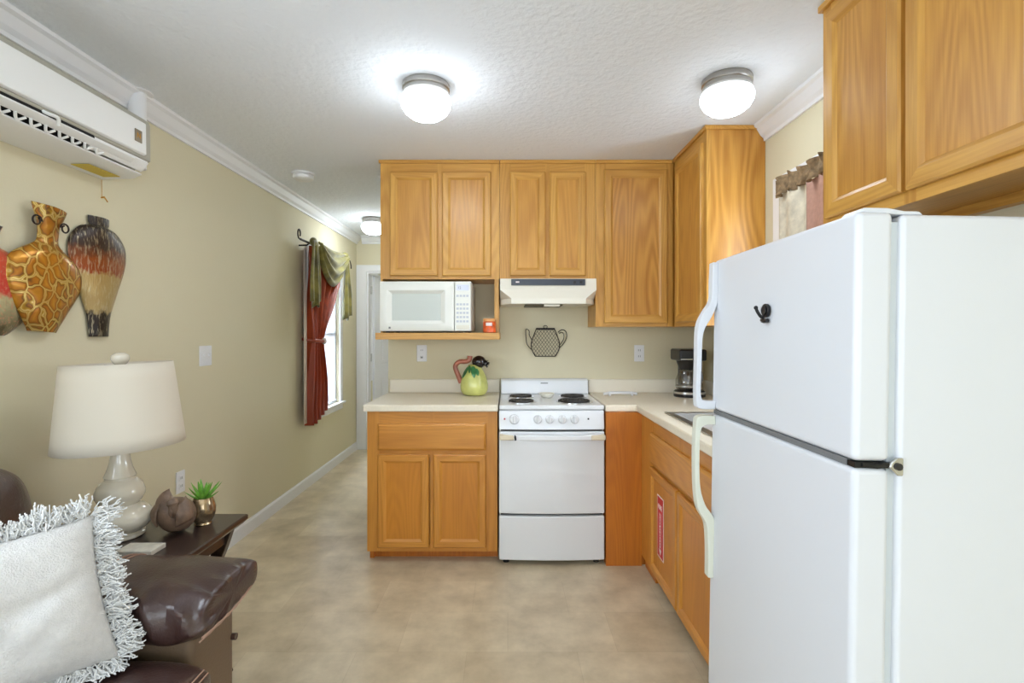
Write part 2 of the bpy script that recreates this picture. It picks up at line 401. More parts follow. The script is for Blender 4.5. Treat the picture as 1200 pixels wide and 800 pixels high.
# left wall with its window openings, one of them for the added left light
LW = (4.46, 5.25, .62, 2.03)
MB().cells([YN-.1, -.7, .8, 4.46, 5.25, 6.5, 7.4, YE+.1], [0, .62, .8, 1.0, 2.03, ZC],
    lambda i, j: not ((i == 3 and j in (1, 2, 3)) or (i == 1 and j == 3) or (i == 5 and j in (2, 3))), lambda u, v, n: (n, u, v), XL-.1, XL).build('wall_left', M_WALL, smooth=0, kind=ST)
RW = (1.87, 2.54, 1.12, 2.04)
MB().cells([YN-.1, -3.2, -1.6, RW[0], RW[1], YE+.1], [0, .65, RW[2], RW[3], 2.1, ZC], lambda i, j: not ((i == 3 and j == 2) or (i == 1 and j in (1, 2, 3))),
    lambda u, v, n: (n, u, v), XR, XR+.1).build('wall_right', M_WALL, smooth=0, kind=ST)
MB().box(-.835, XR, YB, YB+.1, 0, ZC).build('wall_back', M_WALL, smooth=0, kind=ST)
MB().box(-.835, -.735, YB+.1, YE, 0, ZC).build('wall_hall', M_WALL, smooth=0, kind=ST)
DX0, DX1, DZ = -1.61, -.86, 2.03
MB().cells([XL, DX0, DX1, -.835], [0, DZ, ZC], lambda i, j: not (i == 1 and j == 0), lambda u, v, n: (u, n, v), YF, YF+.1).build('wall_far', M_WALL, smooth=0, kind=ST)
MB().box(XL, -.835, YE, YE+.1, 0, ZC).build('wall_end', M_WALL, smooth=0, kind=ST)
MB().cells([XL, -1.4, 1.2, XR], [0, .45, 2.25, ZC], lambda i, j: not (i == 1 and j == 1), lambda u, v, n: (u, n, v), YN-.1, YN).build('wall_front', M_WALL, smooth=0, kind=ST)
# crown mouldings
CP = [(0, -.085), (.012, -.085), (.014, -.07), (.03, -.055), (.05, -.022), (.066, -.014), (.068, 0), (0, 0)]
def crown(name, place, a0, a1):
    b = MB(); n = len(CP)
    r0 = [place(p, a0) for p in CP]; r1 = [place(p, a1) for p in CP]
    b.loft([r0, r1]).build(name, M_TRIM, smooth=0, kind=ST)
crown('trim_1', lambda p, a: (XL+p[0]*1.0, a, ZC+p[1]), YN, YF)
crown('trim_2', lambda p, a: (a, YF-p[0], ZC+p[1]), XL+.068, -.835-.068)
crown('trim_3', lambda p, a: (XR-p[0], a, ZC+p[1]), 1.725, 2.712)
crown('trim_4', lambda p, a: (-.835-p[0], a, ZC+p[1]), YB, YF)
BP = [(0, 0), (.014, 0), (.014, .075), (.008, .09), (0, .09)]
MB().prism([(XL+p[0], p[1]) for p in BP], 1, YN, YF).build('baseboard_left', M_TRIM, smooth=0, kind=ST)
# left window
def window(name, place, u0, u1, v0, v1, tw=.07, sill=True):
    """casing on the wall face (n=0, +n into the room), sash inside the opening, panes"""
    b = MB()
    b.cells([u0-tw, u0, u1, u1+tw], [v0-tw, v0, v1, v1+tw], lambda i, j: not (i == 1 and j == 1), place, .0, .018)
    o = b.build(name, M_TRIM, bevel=.004, kind=ST)
    s_ = MB(); vm = (v0+v1)/2
    s_.cells([u0, u0+.04, u1-.04, u1], [v0, v0+.045, vm-.02, vm+.02, v1-.045, v1], lambda i, j: not (i == 1 and j in (1, 3)), place, -.075, -.04)
    s_.build('window_sash', M_TRIM, o)
    MB().pbox(place, u0+.04, u1-.04, v0+.045, v1-.045, -.06, -.056).build('window_pane', M_GLASS, o, smooth=0)
    return o
PL = lambda u, v, n: (XL+n, u, v)
PR = lambda u, v, n: (XR-n, u, v)
PN = lambda u, v, n: (u, YN+n, v)
w1 = window('window_1', PL, *LW)
MB().box(XL, XL+.045, LW[0]-.09, LW[1]+.09, LW[2]-.012, LW[2]+.008).build('window_sill', M_TRIM, w1, bevel=.004)
window('window_2', PR, *RW)
window('window_3', PN, -1.4, 1.2, .45, 2.25)
window('added_window_left', PL, -.7, .8, 1.0, 2.03)  # unseen window, added as the opening for the left fill light
window('added_window_right', PR, -3.2, -1.6, .65, 2.1)  # unseen window, added so the side fill can enter the living area
window('window_4', PL, 6.5, 7.4, .8, 2.03)
# far door
b = MB(); b.cells([XL+.004, DX0, DX1, -.84], [0, DZ, DZ+.075], lambda i, j: not (i == 1 and j == 0), lambda u, v, n: (u, YF-n, v), 0, .018)
d1 = b.build('door_1', M_TRIM, bevel=.004, kind=ST)
b = MB(); b.box(DX0, DX0+.02, YF, YF+.1, 0, DZ); b.box(DX1-.02, DX1, YF, YF+.1, 0, DZ); b.box(DX0+.02, DX1-.02, YF, YF+.1, DZ-.02, DZ)
b.build('door_jamb', M_TRIM, d1)
ang = math.radians(60); HX, HY = DX0+.035, YF+.105
ca, sa = math.cos(ang), math.sin(ang)
PD = lambda u, v, n: (HX+ca*u+sa*n, HY+sa*u-ca*n, v)
W_, H_ = .70, 1.995
us = [0, .11, .31, .39, .59, W_]; vs = [.012, .24, .80, .98, 1.56, 1.66, 1.88, H_]
hole = lambda i, j: i in (1, 3) and j in (1, 3, 5)
b = MB(); b.cells(us, vs, lambda i, j: not hole(i, j), PD, 0, .036)
leaf = b.build('door_leaf', M_TRIM, d1, bevel=.006)
b = MB()
for i in (1, 3):
    for j in (1, 3, 5):
        b.pbox(PD, us[i], us[i+1], vs[j], vs[j+1], .008, .024)
        b.pbox(PD, us[i]+.03, us[i+1]-.03, vs[j]+.03, vs[j+1]-.03, .024, .031)
b.build('door_panel', M_TRIM, leaf, bevel=.003)
for z in (.25, 1.0, 1.78):
    b = MB(); b.tube([(HX-.006, HY-.012, z), (HX-.006, HY-.012, z+.09)], .007)
    b.box(DX0+.02, HX-.006, HY-.018, HY-.008, z, z+.09)
    b.build('door_hinge', M_STEEL, leaf)

# ------------------------------------------------------------------ cabinets
def PY(yf): return lambda u, v, n: (u, yf-n, v)      # a face that looks towards the camera
def PX(xf): return lambda u, v, n: (xf-n, u, v)      # a face that looks left
def cab_door(root, P, u0, u1, v0, v1, rail=.052, mats=None, panel=None, t=.02, name='door'):
    b = MB()
    rings = [(0, 0.001), (0, t-.006), (.006, t), (rail-.014, t), (rail-.010, t-.002), (rail, t-.010)]
    R = [b.add([P(u0+i, v0+i, n), P(u1-i, v0+i, n), P(u1-i, v1-i, n), P(u0+i, v1-i, n)]) for i, n in rings]
    for a, c in zip(R, R[1:]):
        for k in range(4):
            j = (k+1) % 4; b.face((a+k, a+j, c+j, c+k), 1 if k in (0, 2) else 0)
    d = b.build(name, mats, root, smooth=25, fixn=True)
    p = MB(); i = rail-.001
    p.pbox(P, u0+i, u1-i, v0+i, v1-i, .001, t-.0095)
    p.build('door_panel', panel, d, smooth=0)
    return d
def slab_front(root, P, u0, u1, v0, v1, m, t=.02, name='drawer_front'):
    b = MB(); rings = [(0, .001), (0, t-.008), (.012, t)]
    R = [b.add([P(u0+i, v0+i, n), P(u1-i, v0+i, n), P(u1-i, v1-i, n), P(u0+i, v1-i, n)]) for i, n in rings]
    for a, c in zip(R, R[1:]):
        for k in range(4): j = (k+1) % 4; b.face((a+k, a+j, c+j, c+k))
    b.face([R[0]+k for k in range(4)]); b.face([R[-1]+k for k in range(4)])
    return b.build(name, m, root, smooth=25)
def face_frame(root, P, u0, u1, v0, v1, stiles, rails, mv, mh, lo=.0):
    """stiles: list of (u0,u1); rails: list of (v0,v1)"""
    b = MB()
    for a, c in stiles: b.pbox(P, a, c, v0, v1, -.02, 0, 0)
    ss = sorted(stiles)
    for (a, c), (d, e) in zip(ss, ss[1:]):
        for r0, r1 in rails: b.pbox(P, c, d, r0, r1, -.02, -.0004, 1)
    return b.build('face_frame', [mv, mh], root, smooth=0)
def carcass(root, x0, x1, y0, y1, z0, z1, m, name='carcass'):
    return MB().box(x0, x1, y0, y1, z0, z1).build(name, m, root, smooth=0)
def top_trim(root, x0, x1, y0, y1, m):
    return MB().box(x0, x1, y0, y1, ZC-.022, ZC-.001).build('top_trim', m, root, bevel=.002)

YU = 3.26; G = 'wall mounted oak kitchen cabinets'
# A: above the microwave
A = thing('wall_cabinet', 'two-door oak wall cabinet above the microwave with open shelf below', 'cabinet', (-.43, YU, 1.29), G)
P = PY(YU)
carcass(A, -.81, -.052, YU+.02, YB-.001, 1.672, ZC-.002, OAK[2])
face_frame(A, P, -.81, -.052, 1.672, ZC-.002, [(-.81, -.745), (-.447, -.412), (-.11, -.052)], [(1.672, 1.70), (2.345, ZC-.002)], OAK[2], OAK[0])
top_trim(A, -.82, -.052, YU-.012, YU, OAK[0])
cab_door(A, P, -.748, -.444, 1.692, 2.352, mats=[OAK[2], OAK[0]], panel=OAKP)
cab_door(A, P, -.416, -.106, 1.692, 2.352, mats=[OAK[2], OAK[0]], panel=OAKP)
MB().box(-.81, -.05, 3.13, YB-.001, 1.290, 1.331).build('shelf', OAK[0], A, bevel=.002)
MB().box(-.085, -.056, YU, YB-.001, 1.331, 1.672).build('side_panel', OAK[2], A, bevel=.002)
MB().box(-.81, -.795, YU, YB-.001, 1.331, 1.672).build('side_panel', OAK[2], A, bevel=.002)
# B: above the hood
Bc = thing('wall_cabinet', 'narrow two-door oak wall cabinet directly above the range hood', 'cabinet', (.25, YU, 1.672), G)
carcass(Bc, -.05, .558, YU+.02, YB-.001, 1.672, ZC-.002, OAK[2])
face_frame(Bc, P, -.05, .558, 1.672, ZC-.002, [(-.05, .02), (.238, .267), (.49, .558)], [(1.672, 1.70), (2.345, ZC-.002)], OAK[2], OAK[0])
top_trim(Bc, -.05, .558, YU-.012, YU, OAK[0])
cab_door(Bc, P, .014, .240, 1.692, 2.352, mats=[OAK[2], OAK[0]], panel=OAKP)
cab_door(Bc, P, .265, .495, 1.692, 2.352, mats=[OAK[2], OAK[0]], panel=OAKP)
# C: tall corner
Cc = thing('wall_cabinet', 'tall single-door oak wall cabinet in the corner right of the range hood', 'cabinet', (.8, YU, 1.37), G)
carcass(Cc, .56, XR-.002, YU+.02, YB-.001, 1.37, ZC-.002, OAK[2])
face_frame(Cc, P, .56, 1.053, 1.37, ZC-.002, [(.56, .625), (1.0, 1.053)], [(1.37, 1.41), (2.36, ZC-.002)], OAK[2], OAK[0])
top_trim(Cc, .56, 1.043, YU-.012, YU, OAK[0])
cab_door(Cc, P, .612, 1.013, 1.392, 2.366, mats=[OAK[2], OAK[0]], panel=OAKC, rail=.055)
# D: right run, end panel towards the camera
D = thing('wall_cabinet', 'oak wall cabinet on the right wall with grained end panel facing the room', 'cabinet', (1.2, 2.72, 1.37), G)
PXU = PX(1.055)
carcass(D, 1.075, XR-.002, 2.716, YU+.018, 1.37, ZC-.002, OAKC, 'carcass')
face_frame(D, PXU, 2.716, YU, 1.37, ZC-.002, [(2.716, 2.765), (3.17, YU-.022)], [(1.37, 1.41), (2.345, ZC-.002)], OAK[2], OAK[1])
b = MB(); b.box(1.043, 1.055, 2.704, YU-.014, ZC-.022, ZC-.001); b.box(1.055, XR-.002, 2.704, 2.716, ZC-.022, ZC-.001)
b.build('top_trim', OAK[1], D, bevel=.002)
cab_door(D, PXU, 2.752, 3.182, 1.392, 2.352, mats=[OAK[2], OAK[1]], panel=OAKP)
# E: above the refrigerator
E = thing('wall_cabinet', 'large two-door oak wall cabinet above the white refrigerator', 'cabinet', (1.2, 1.72, 1.672), G)
PXE = PX(1.06)
b = MB(); b.box(1.08, XR-.002, .96, 1.72, 1.70, ZC-.002)
b.box(1.08, XR-.002, 1.702, 1.72, 1.672, 1.70); b.box(1.08, XR-.002, .96, .978, 1.672, 1.70); b.box(1.335, XR-.002, .978, 1.702, 1.672, 1.70)
b.build('carcass', OAK[1], E, smooth=0)
face_frame(E, PXE, .96, 1.72, 1.672, ZC-.002, [(.96, 1.0), (1.33, 1.37), (1.68, 1.72)], [(1.672, 1.712), (2.37, ZC-.002)], OAK[2], OAK[1])
b = MB(); b.box(1.048, 1.06, .96, 1.732, ZC-.022, ZC-.001); b.box(1.06, XR-.002, 1.72, 1.732, ZC-.022, ZC-.001)
b.build('top_trim', OAK[1], E, bevel=.002)
cab_door(E, PXE, 1.362, 1.688, 1.704, 2.375, mats=[OAK[2], OAK[1]], panel=OAKP, rail=.058)
cab_door(E, PXE, .985, 1.345, 1.704, 2.375, mats=[OAK[2], OAK[1]], panel=OAKP, rail=.058)

# base cabinets
YBF = 2.97; CZ = .876
GB = 'oak base cabinets'
F = thing('base_cabinet', 'oak base cabinet with one drawer and two doors left of the stove', 'cabinet', (-.43, YBF, 0), GB)
P = PY(YBF)
carcass(F, -.815, -.06, YBF+.02, YB-.001, .064, CZ, OAKB)
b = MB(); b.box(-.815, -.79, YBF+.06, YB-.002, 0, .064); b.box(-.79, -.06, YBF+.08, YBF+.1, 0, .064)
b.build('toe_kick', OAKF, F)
face_frame(F, P, -.815, -.06, .064, CZ, [(-.815, -.745), (-.449, -.424), (-.125, -.06)], [(.064, .10), (.61, .66), (.80, CZ)], OAKB, OAKBX)
slab_front(F, P, -.752, -.126, .652, .806, OAKBX, name='drawer')
cab_door(F, P, -.752, -.456, .09, .628, mats=[OAKB, OAKBX], panel=OAKBP, rail=.05)
cab_door(F, P, -.430, -.126, .09, .628, mats=[OAKB, OAKBX], panel=OAKBP, rail=.05)
Gc = thing('base_cabinet', 'plain oak corner base cabinet panel between the stove and the sink cabinet', 'cabinet', (.66, 2.93, 0), GB)
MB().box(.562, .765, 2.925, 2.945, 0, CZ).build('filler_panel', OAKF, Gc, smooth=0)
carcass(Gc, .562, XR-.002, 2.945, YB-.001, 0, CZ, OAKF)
XS = .765
H = thing('base_cabinet', 'oak sink base cabinet with two doors beside the refrigerator', 'cabinet', (1.05, 2.4, 0), GB)
P = PX(XS)
b = MB(); b.box(XS+.02, XR-.002, 1.84, 1.86, .064, CZ); b.box(XS+.02, XR-.002, 2.905, 2.924, .064, CZ); b.box(XS+.02, XR-.002, 1.86, 2.905, .064, .084)
b.build('carcass', OAKB, H, smooth=0)
MB().box(XS+.08, XS+.1, 1.84, 2.75, 0, .064).build('toe_kick', M_DARK, H)
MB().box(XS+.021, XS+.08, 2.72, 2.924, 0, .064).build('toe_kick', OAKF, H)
face_frame(H, P, 1.84, 2.924, .064, CZ, [(1.84, 1.88), (2.245, 2.285), (2.69, 2.924)], [(.064, .10), (.61, .66), (.80, CZ)], OAKB, OAKBY)
slab_front(H, P, 1.86, 2.70, .648, .806, OAKBY, name='false_drawer_front')
dr = cab_door(H, P, 2.278, 2.70, .09, .628, mats=[OAKB, OAKBY], panel=OAKBP, rail=.05)
cab_door(H, P, 1.86, 2.262, .09, .628, mats=[OAKB, OAKBY], panel=OAKBP, rail=.05)
# fire extinguisher sticker
xs = XS-.0115
b = MB(); b.box(xs-.0012, xs, 2.474, 2.576, .218, .522, 1); b.box(xs-.0018, xs-.0012, 2.480, 2.570, .224, .516, 0)
PT = lambda cy, cz: (lambda x, y, z: (xs-.0022-z, cy-x, cz+y))
b.text(PT(2.525, .468), 'FIRE', .036, 1)
for i, ch in enumerate('EXTINGUISHER'): b.text(PT(2.525, .434-.0145*i), ch, .0145, 1)
b.pbox(lambda u, v, n: (xs-.0018-n, u, v), 2.511, 2.513, .262, .44, 0, .0005, 1)
b.pbox(lambda u, v, n: (xs-.0018-n, u, v), 2.537, 2.539, .262, .44, 0, .0005, 1)
b.prism([(2.505, .262), (2.545, .262), (2.525, .232)], 0, xs-.0024, xs-.0018, 1)
b.build('sticker', [M_REDS, M_WHITES], dr, smooth=0, label='red and white vertical fire extinguisher sticker with a down arrow')

# countertops
K1 = thing('countertop', 'cream laminate countertop with backsplash left of the stove', 'countertop', (-.44, 3.25, CZ), 'cream laminate countertops')
MB().box(-.835, -.056, 2.945, YB-.001, CZ, .916).build('worktop', M_COUNTER, K1, bevel=.008, seg=3)
MB().box(-.82, -.056, YB-.022, YB-.001, .916, 1.008).build('backsplash', M_SPLASH, K1, bevel=.004)
K2 = thing('countertop', 'L-shaped cream laminate countertop running from the stove to the refrigerator', 'countertop', (1.0, 2.9, CZ), 'cream laminate countertops')
xs_ = [.562, .74, .83, 1.24, XR-.001]; ys_ = [1.83, 1.97, 2.63, 2.945, YB-.001]
MB().cells(xs_, ys_, lambda i, j: not ((i == 0 and j < 3) or (i == 2 and j == 1)), lambda u, v, n: (u, v, n), CZ, .916).build('worktop', M_COUNTER, K2, bevel=.008, seg=3)
MB().box(.562, XR-.001, YB-.022, YB-.001, .916, 1.008).build('backsplash', M_SPLASH, K2, bevel=.004)
MB().box(XR-.022, XR-.001, 1.83, YB-.023, .916, 1.008).build('backsplash', M_SPLASH, K2, bevel=.004)
# sink
sk = thing('kitchen_sink', 'stainless steel sink set in the counter beside the refrigerator', 'sink', (1.03, 2.3, .916))
MB().cells([.81, .85, 1.22, 1.27], [1.95, 1.99, 2.61, 2.65], lambda i, j: not (i == 1 and j == 1), lambda u, v, n: (u, v, n), .9165, .922).build('rim', M_STEEL, sk, bevel=.002)
b = MB(); R = [[(x0, y0, z), (x1, y0, z), (x1, y1, z), (x0, y1, z)] for x0, x1, y0, y1, z in
    ((.85, 1.22, 1.99, 2.61, .919), (.858, 1.212, 1.998, 2.602, .78), (.88, 1.19, 2.02, 2.58, .765))]
b.loft(R, caps=False); b.face([len(b.v)-4+i for i in range(4)])
b.build('basin', M_STEEL, sk, solid=.002, fixn=False)

# ------------------------------------------------------------------ stove
st = thing('stove', 'white electric coil stove between the oak base cabinets', 'stove', (.25, 3.2, 0))
SX0, SX1 = -.05, .555
MB().box(SX0+.004, SX1-.004, 2.965, YB-.01, .04, .895).build('body', M_WHITE, st, bevel=.003)
b = MB(); b.box(SX0, SX1, 2.945, YB-.06, .888, .914)
b.build('cooktop', M_WHITE, st, bevel=.008, seg=3)
bg = MB(); bg.prism([(YB-.085, .914), (YB-.075, 1.005), (YB-.06, 1.015), (YB-.006, 1.015), (YB-.006, .914)], 0, SX0+.004, SX1-.004)
bgo = bg.build('backguard', M_WHITE, st, bevel=.006, seg=3)
b = MB(); b.box(.225, .275, YB-.0805, YB-.077, .984, .990); b.build('maker_mark', M_GREY, bgo)
# bowed control panel, oven door, drawer
def bowed(name, z0, z1, y, bow, m, tilt=0, x0=SX0, x1=SX1, parent=st, th=.03, bev=.008):
    b = MB(); n = 12; rings = []
    for i in range(n+1):
        t = i/n; x = x0+(x1-x0)*t; o = bow*(1-(2*t-1)**2)
        rings.append([(x, y-o+tilt, z1), (x, y-o, z0), (x, y+th, z0), (x, y+th, z1)])
    b.loft(rings); return b.build(name, m, parent, bevel=bev, seg=3)
cp = bowed('control_panel', .776, .884, 2.932, .010, M_WHITE, tilt=.018)
dv = bowed('oven_door', .296, .766, 2.932, .014, M_WHITE)
bowed('storage_drawer', .03, .283, 2.932, .014, M_WHITE)
for z0, z1 in ((.766, .777), (.283, .297)): MB().box(SX0+.01, SX1-.01, 2.955, 2.966, z0, z1).build('door_gap', M_DARK, st)
# handle
M_TAN = mat('aged_cream_plastic', (222, 210, 182), .4)
b = MB(); n = 14; rings = []
for i in range(n+1):
    t = i/n; x = SX0+.02+(SX1-SX0-.04)*t; e = min(t, 1-t)
    y = 2.93-.014*(1-(2*t-1)**2); o = .034*min(1, e/.12)+.004
    hz = .034 if e > .1 else .042
    rings.append([(x, y-o-.014, .74+hz/2*.7), (x, y-o-.014, .74-hz/2*.7), (x, y-o+.006, .74-hz/2), (x, y-o+.006, .74+hz/2)])
b.loft(rings); hd = b.build('handle', M_WHITE, dv, bevel=.004, seg=2)
for x in (SX0+.045, SX1-.045):
    b = MB(); b.box(x-.042, x+.042, 2.876, 2.926, .726, .754); b.build('handle_bracket', M_TAN, dv, bevel=.006)
b = MB(); b.prism([(.040, .726), (.049, .730), (.047, .750), (.040, .760), (.036, .745)], 1, 2.8650, 2.8755); b.build('handle_chip', M_DARK, dv)
for i, x in enumerate((.037, .172, .24, .312, .382)):
    r = .028 if i == 0 else .024
    b = MB(); y0 = 2.932-.010+.009
    rr = [[(x+q*math.cos(a), y0-d, .836+q*math.sin(a)) for a in frange(0, 2*PI*23/24, 23)] for q, d in ((r, -.004), (r, .010), (r*.8, .016), (r*.72, .018))]
    b.loft(rr); k = b.build('knob', M_WHITE, cp, smooth=40)
    MB().box(x-.006, x+.006, y0-.036, y0-.016, .836-r*.75, .836+r*.85).build('knob_grip', M_WHITE, k, bevel=.004)
for x, mm in ((-.018, M_REDS), (.462, M_DARK)):
    MB().box(x-.004, x+.004, 2.928, 2.936, .834, .842).build('indicator_light', mm, cp)
for (x, y, r) in ((.085, 3.10, .078), (.088, 3.345, .074), (.405, 3.10, .100), (.425, 3.345, .078)):
    b = MB(); b.lathe([(r+.012, .0005), (r+.012, .004), (r+.004, .005), (r-.004, .001), (.02, .0008)], (x, y, .914), 32)
    bo = b.build('drip_pan', M_CHROME, st)
    pts = []; turns = 4.5; n = 120
    for i in range(n+1):
        t = i/n; a = t*turns*2*PI; q = .018+(r-.022)*t
        pts.append((x+q*math.cos(a), y+q*math.sin(a), .9215))
    MB().tube(pts, .0055, 6).build('coil', M_COIL, bo)
    b = MB()
    for k in range(3):
        a = k*2*PI/3+.3; b.tube([(x+.01*math.cos(a), y+.01*math.sin(a), .9165), (x+(r-.006)*math.cos(a), y+(r-.006)*math.sin(a), .9165)], .002, 6)
    b.build('coil_support', M_STEEL, bo)
for x in (SX0+.03, SX1-.05):
    MB().lathe([(.018, 0), (.018, .02), (.010, .022), (.010, .042)], (x+.01, 2.985, 0), 12).build('foot', M_BLACK, st)
# spoon rest
b = MB(); b.lathe([(.030, 0), (.044, .012), (.050, .024), (.048, .028), (.040, .022), (.0, .018)], (.252, 3.30, .9155), 28)
tag(b.build('spoon_rest', M_CREAM, loc=(.252, 3.30, .9155)), 'small round cream dish on the stove top between the burners', 'dish')

# range hood
hood = thing('range_hood', 'almond range hood with dark control strip above the stove', 'range hood', (.25, 3.4, 1.51))
def hp(z, x0, x1, y, cx, cy):
    return [(x0, YB-.002, z), (x1, YB-.002, z), (x1, y+cy, z), (x1-cx, y, z), (x0+cx, y, z), (x0, y+cy, z)]
b = MB(); b.loft([hp(1.671, -.048, .556, 3.215, .001, .001), hp(1.60, -.048, .556, 3.205, .001, .001), hp(1.545, -.048, .556, 3.185, .07, .12), hp(1.512, -.048, .556, 3.185, .07, .12)])
b.build('canopy', M_HOOD, hood, smooth=0, bevel=.003)
MB().box(.022, .485, 3.199, 3.212, 1.628, 1.667).build('control_strip', M_NAVY, hood, bevel=.002)
MB().box(.05, .072, 3.196, 3.200, 1.644, 1.652).build('switch_label', M_WHITES, hood)
for x in (.41, .45): MB().box(x, x+.018, 3.194, 3.200, 1.638, 1.656).build('rocker_switch', M_BLACK, hood, bevel=.002)
MB().box(.11, .35, 3.25, 3.50, 1.503, 1.5115).build('filter', M_HOODD, hood, bevel=.002)
MB().box(.23, .33, 3.24, 3.30, 1.498, 1.5115).build('lamp_lens', M_CREAM, hood, bevel=.002)

# ------------------------------------------------------------------ microwave
mw = thing('microwave', 'white microwave oven on the shelf under the wall cabinet', 'microwave', (-.52, 3.3, 1.332))
M_MWW = mat('microwave_white', (234, 234, 226), .3)
MB().box(-.785, -.225, 3.16, 3.545, 1.340, 1.648).build('casing', M_MWW, mw, bevel=.006)
MP = PY(3.16)
b = MB(); R = []
u0, u1, v0, v1 = -.785, -.328, 1.342, 1.646
for (iu0, iu1, iv0, iv1, n) in ((0, 0, 0, 0, .0), (0, 0, 0, 0, .022), (.02, .012, .022, .022, .030), (.05, .06, .045, .055, .030), (.075, .085, .065, .075, .014)):
    R.append(b.add([MP(u0+iu0, v0+iv0, n), MP(u1-iu1, v0+iv0, n), MP(u1-iu1, v1-iv1, n), MP(u0+iu0, v1-iv1, n)]))
for a, c in zip(R, R[1:]):
    for k in range(4): j = (k+1) % 4; b.face((a+k, a+j, c+j, c+k))
md = b.build('door', M_MWW, mw, smooth=30, bevel=.003)
MB().pbox(MP, u0+.074, u1-.084, v0+.064, v1-.074, .008, .0145).build('window', M_MWGLASS, md)
MB().pbox(MP, -.728, -.716, 1.356, 1.368, .030, .0315).build('round_emblem', M_GREY, md, bevel=.005)
MB().pbox(MP, -.325, -.226, 1.342, 1.646, 0, .026).build('control_panel', M_MWW, mw, bevel=.005)
MB().pbox(MP, -.315, -.238, 1.59, 1.625, .025, .0275).build('display', M_LCD, mw)
for i in range(4):
    for j in range(7):
        if j == 5: continue
        u = -.314+i*.020; v = 1.395+j*.026; MB().pbox(MP, u, u+.014, v, v+.012, .0255, .0275).build('key', M_KEY, mw)
MB().pbox(MP, -.315, -.235, 1.352, 1.378, .0255, .029).build('door_button', M_CREAM, mw, bevel=.002)
b = MB(); b.text(lambda x, y, z: (-.296+x, 3.1325-z, 1.606+y), '12', .022); b.build('clock_digits', M_BLACK, mw, smooth=0)
for x in (-.75, -.26):
    for y in (3.2, 3.5): MB().lathe([(.012, 0), (.012, .01)], (x, y, 1.3315), 10).build('foot', M_BLACK, mw)
# candle jar
cj = thing('candle_jar', 'orange jar candle on the shelf right of the microwave', 'candle', (-.114, 3.20, 1.3315))
MB().lathe([(.036, 0), (.040, .004), (.040, .064), (.036, .070)], (-.114, 3.20, 1.332), 24).build('jar', M_ORANGE, cj)
MB().lathe([(.0395, .070), (.0395, .086), (.036, .088)], (-.114, 3.20, 1.332), 24).build('lid', M_ORLID, cj)
b = MB()
def jl(u, v):
    a = -PI/2-.55+u*1.0; return (-.114+.0406*math.cos(a), 3.20+.0406*math.sin(a), 1.374+v*.020)
b.grid(jl, 8, 1).build('paper_label', M_WHITES, cj, fixn=False)

# ------------------------------------------------------------------ pitcher
pc = (-.222, 3.40, .9165)
pt = thing('pitcher', 'yellow-green gourd shaped ceramic pitcher with black eggplant top on the counter', 'pitcher', pc)
prof = [(.055, 0), (.075, .006), (.092, .03), (.096, .06), (.092, .09), (.084, .125), (.067, .155), (.050, .185), (.040, .205), (.034, .205), (.03, .19)]
b = MB(); n = 40; rings = []
for r, z in prof:
    rings.append([(pc[0]+r*(1-.035*abs(math.cos(4*2*PI*q/n))**4)*math.cos(2*PI*q/n), pc[1]+r*(1-.035*abs(math.cos(4*2*PI*q/n))**4)*math.sin(2*PI*q/n), pc[2]+z) for q in range(n)])
b.loft(rings).build('body', M_PIT, pt, sub=1)
hpts = smooth_path([(pc[0]-.085, pc[1]-.01, pc[2]+.085), (pc[0]-.105, pc[1]-.01, pc[2]+.13), (pc[0]-.125, pc[1]-.01, pc[2]+.19), (pc[0]-.10, pc[1]-.01, pc[2]+.222), (pc[0]-.06, pc[1]-.01, pc[2]+.224), (pc[0]-.034, pc[1]-.012, pc[2]+.235), (pc[0]-.028, pc[1]-.012, pc[2]+.262)], 6)
MB().tube(hpts, [.0180-.002*math.sin(i/len(hpts)*PI) for i in range(len(hpts))], 10).build('handle', M_PITH, pt)
b = MB(); b.ball((pc[0]+.032, pc[1]-.01, pc[2]+.222), .048, .042, .042)
lid = b.build('eggplant_lid', M_PITB, pt)
b = MB()
for k in range(14):
    a = random.uniform(-1.3, 1.3); e = random.uniform(-1, 1)
    d = Vector((math.cos(a), math.sin(e)*.6, math.sin(a)*.8)).normalized(); c0 = Vector((pc[0]+.072, pc[1]-.015, pc[2]+.212))
    b.tube([c0, c0+d*.016, c0+d*.032], [.007, .005, .001], 6)
b.ball((pc[0]+.072, pc[1]-.015, pc[2]+.212), .018, .016, .018, 10, 6)
b.build('spiky_berry', M_PITB, lid)
for (dx, dz, w_, l, lean) in ((-.040, .19, .010, .075, -.5), (-.006, .195, .017, .075, .15), (.016, .18, .012, .045, .3), (-.028, .2, .009, .05, .0)):
    b = MB()
    def lf(u, v, dx=dx, dz=dz, w_=w_, l=l, lean=lean):
        s_ = math.sin(PI*min(1, v*.85+.15))**.8; x = dx+lean*l*v+(u-.5)*2*w_*s_; z = dz-l*v
        rr = .0
        for (r0, z0), (r1, z1) in zip(prof[2:], prof[3:]):
            if z0 <= z <= z1: rr = r0+(r1-r0)*(z-z0)/(z1-z0+1e-6)
        if z >= .205: rr = .04
        rr = max(rr, abs(x)+.002)+.003
        return (pc[0]+x, pc[1]-math.sqrt(max(rr*rr-x*x, 1e-5)), pc[2]+z)
    b.grid(lf, 6, 8).build('leaf', M_PITL, pt, solid=.003, fixn=False)

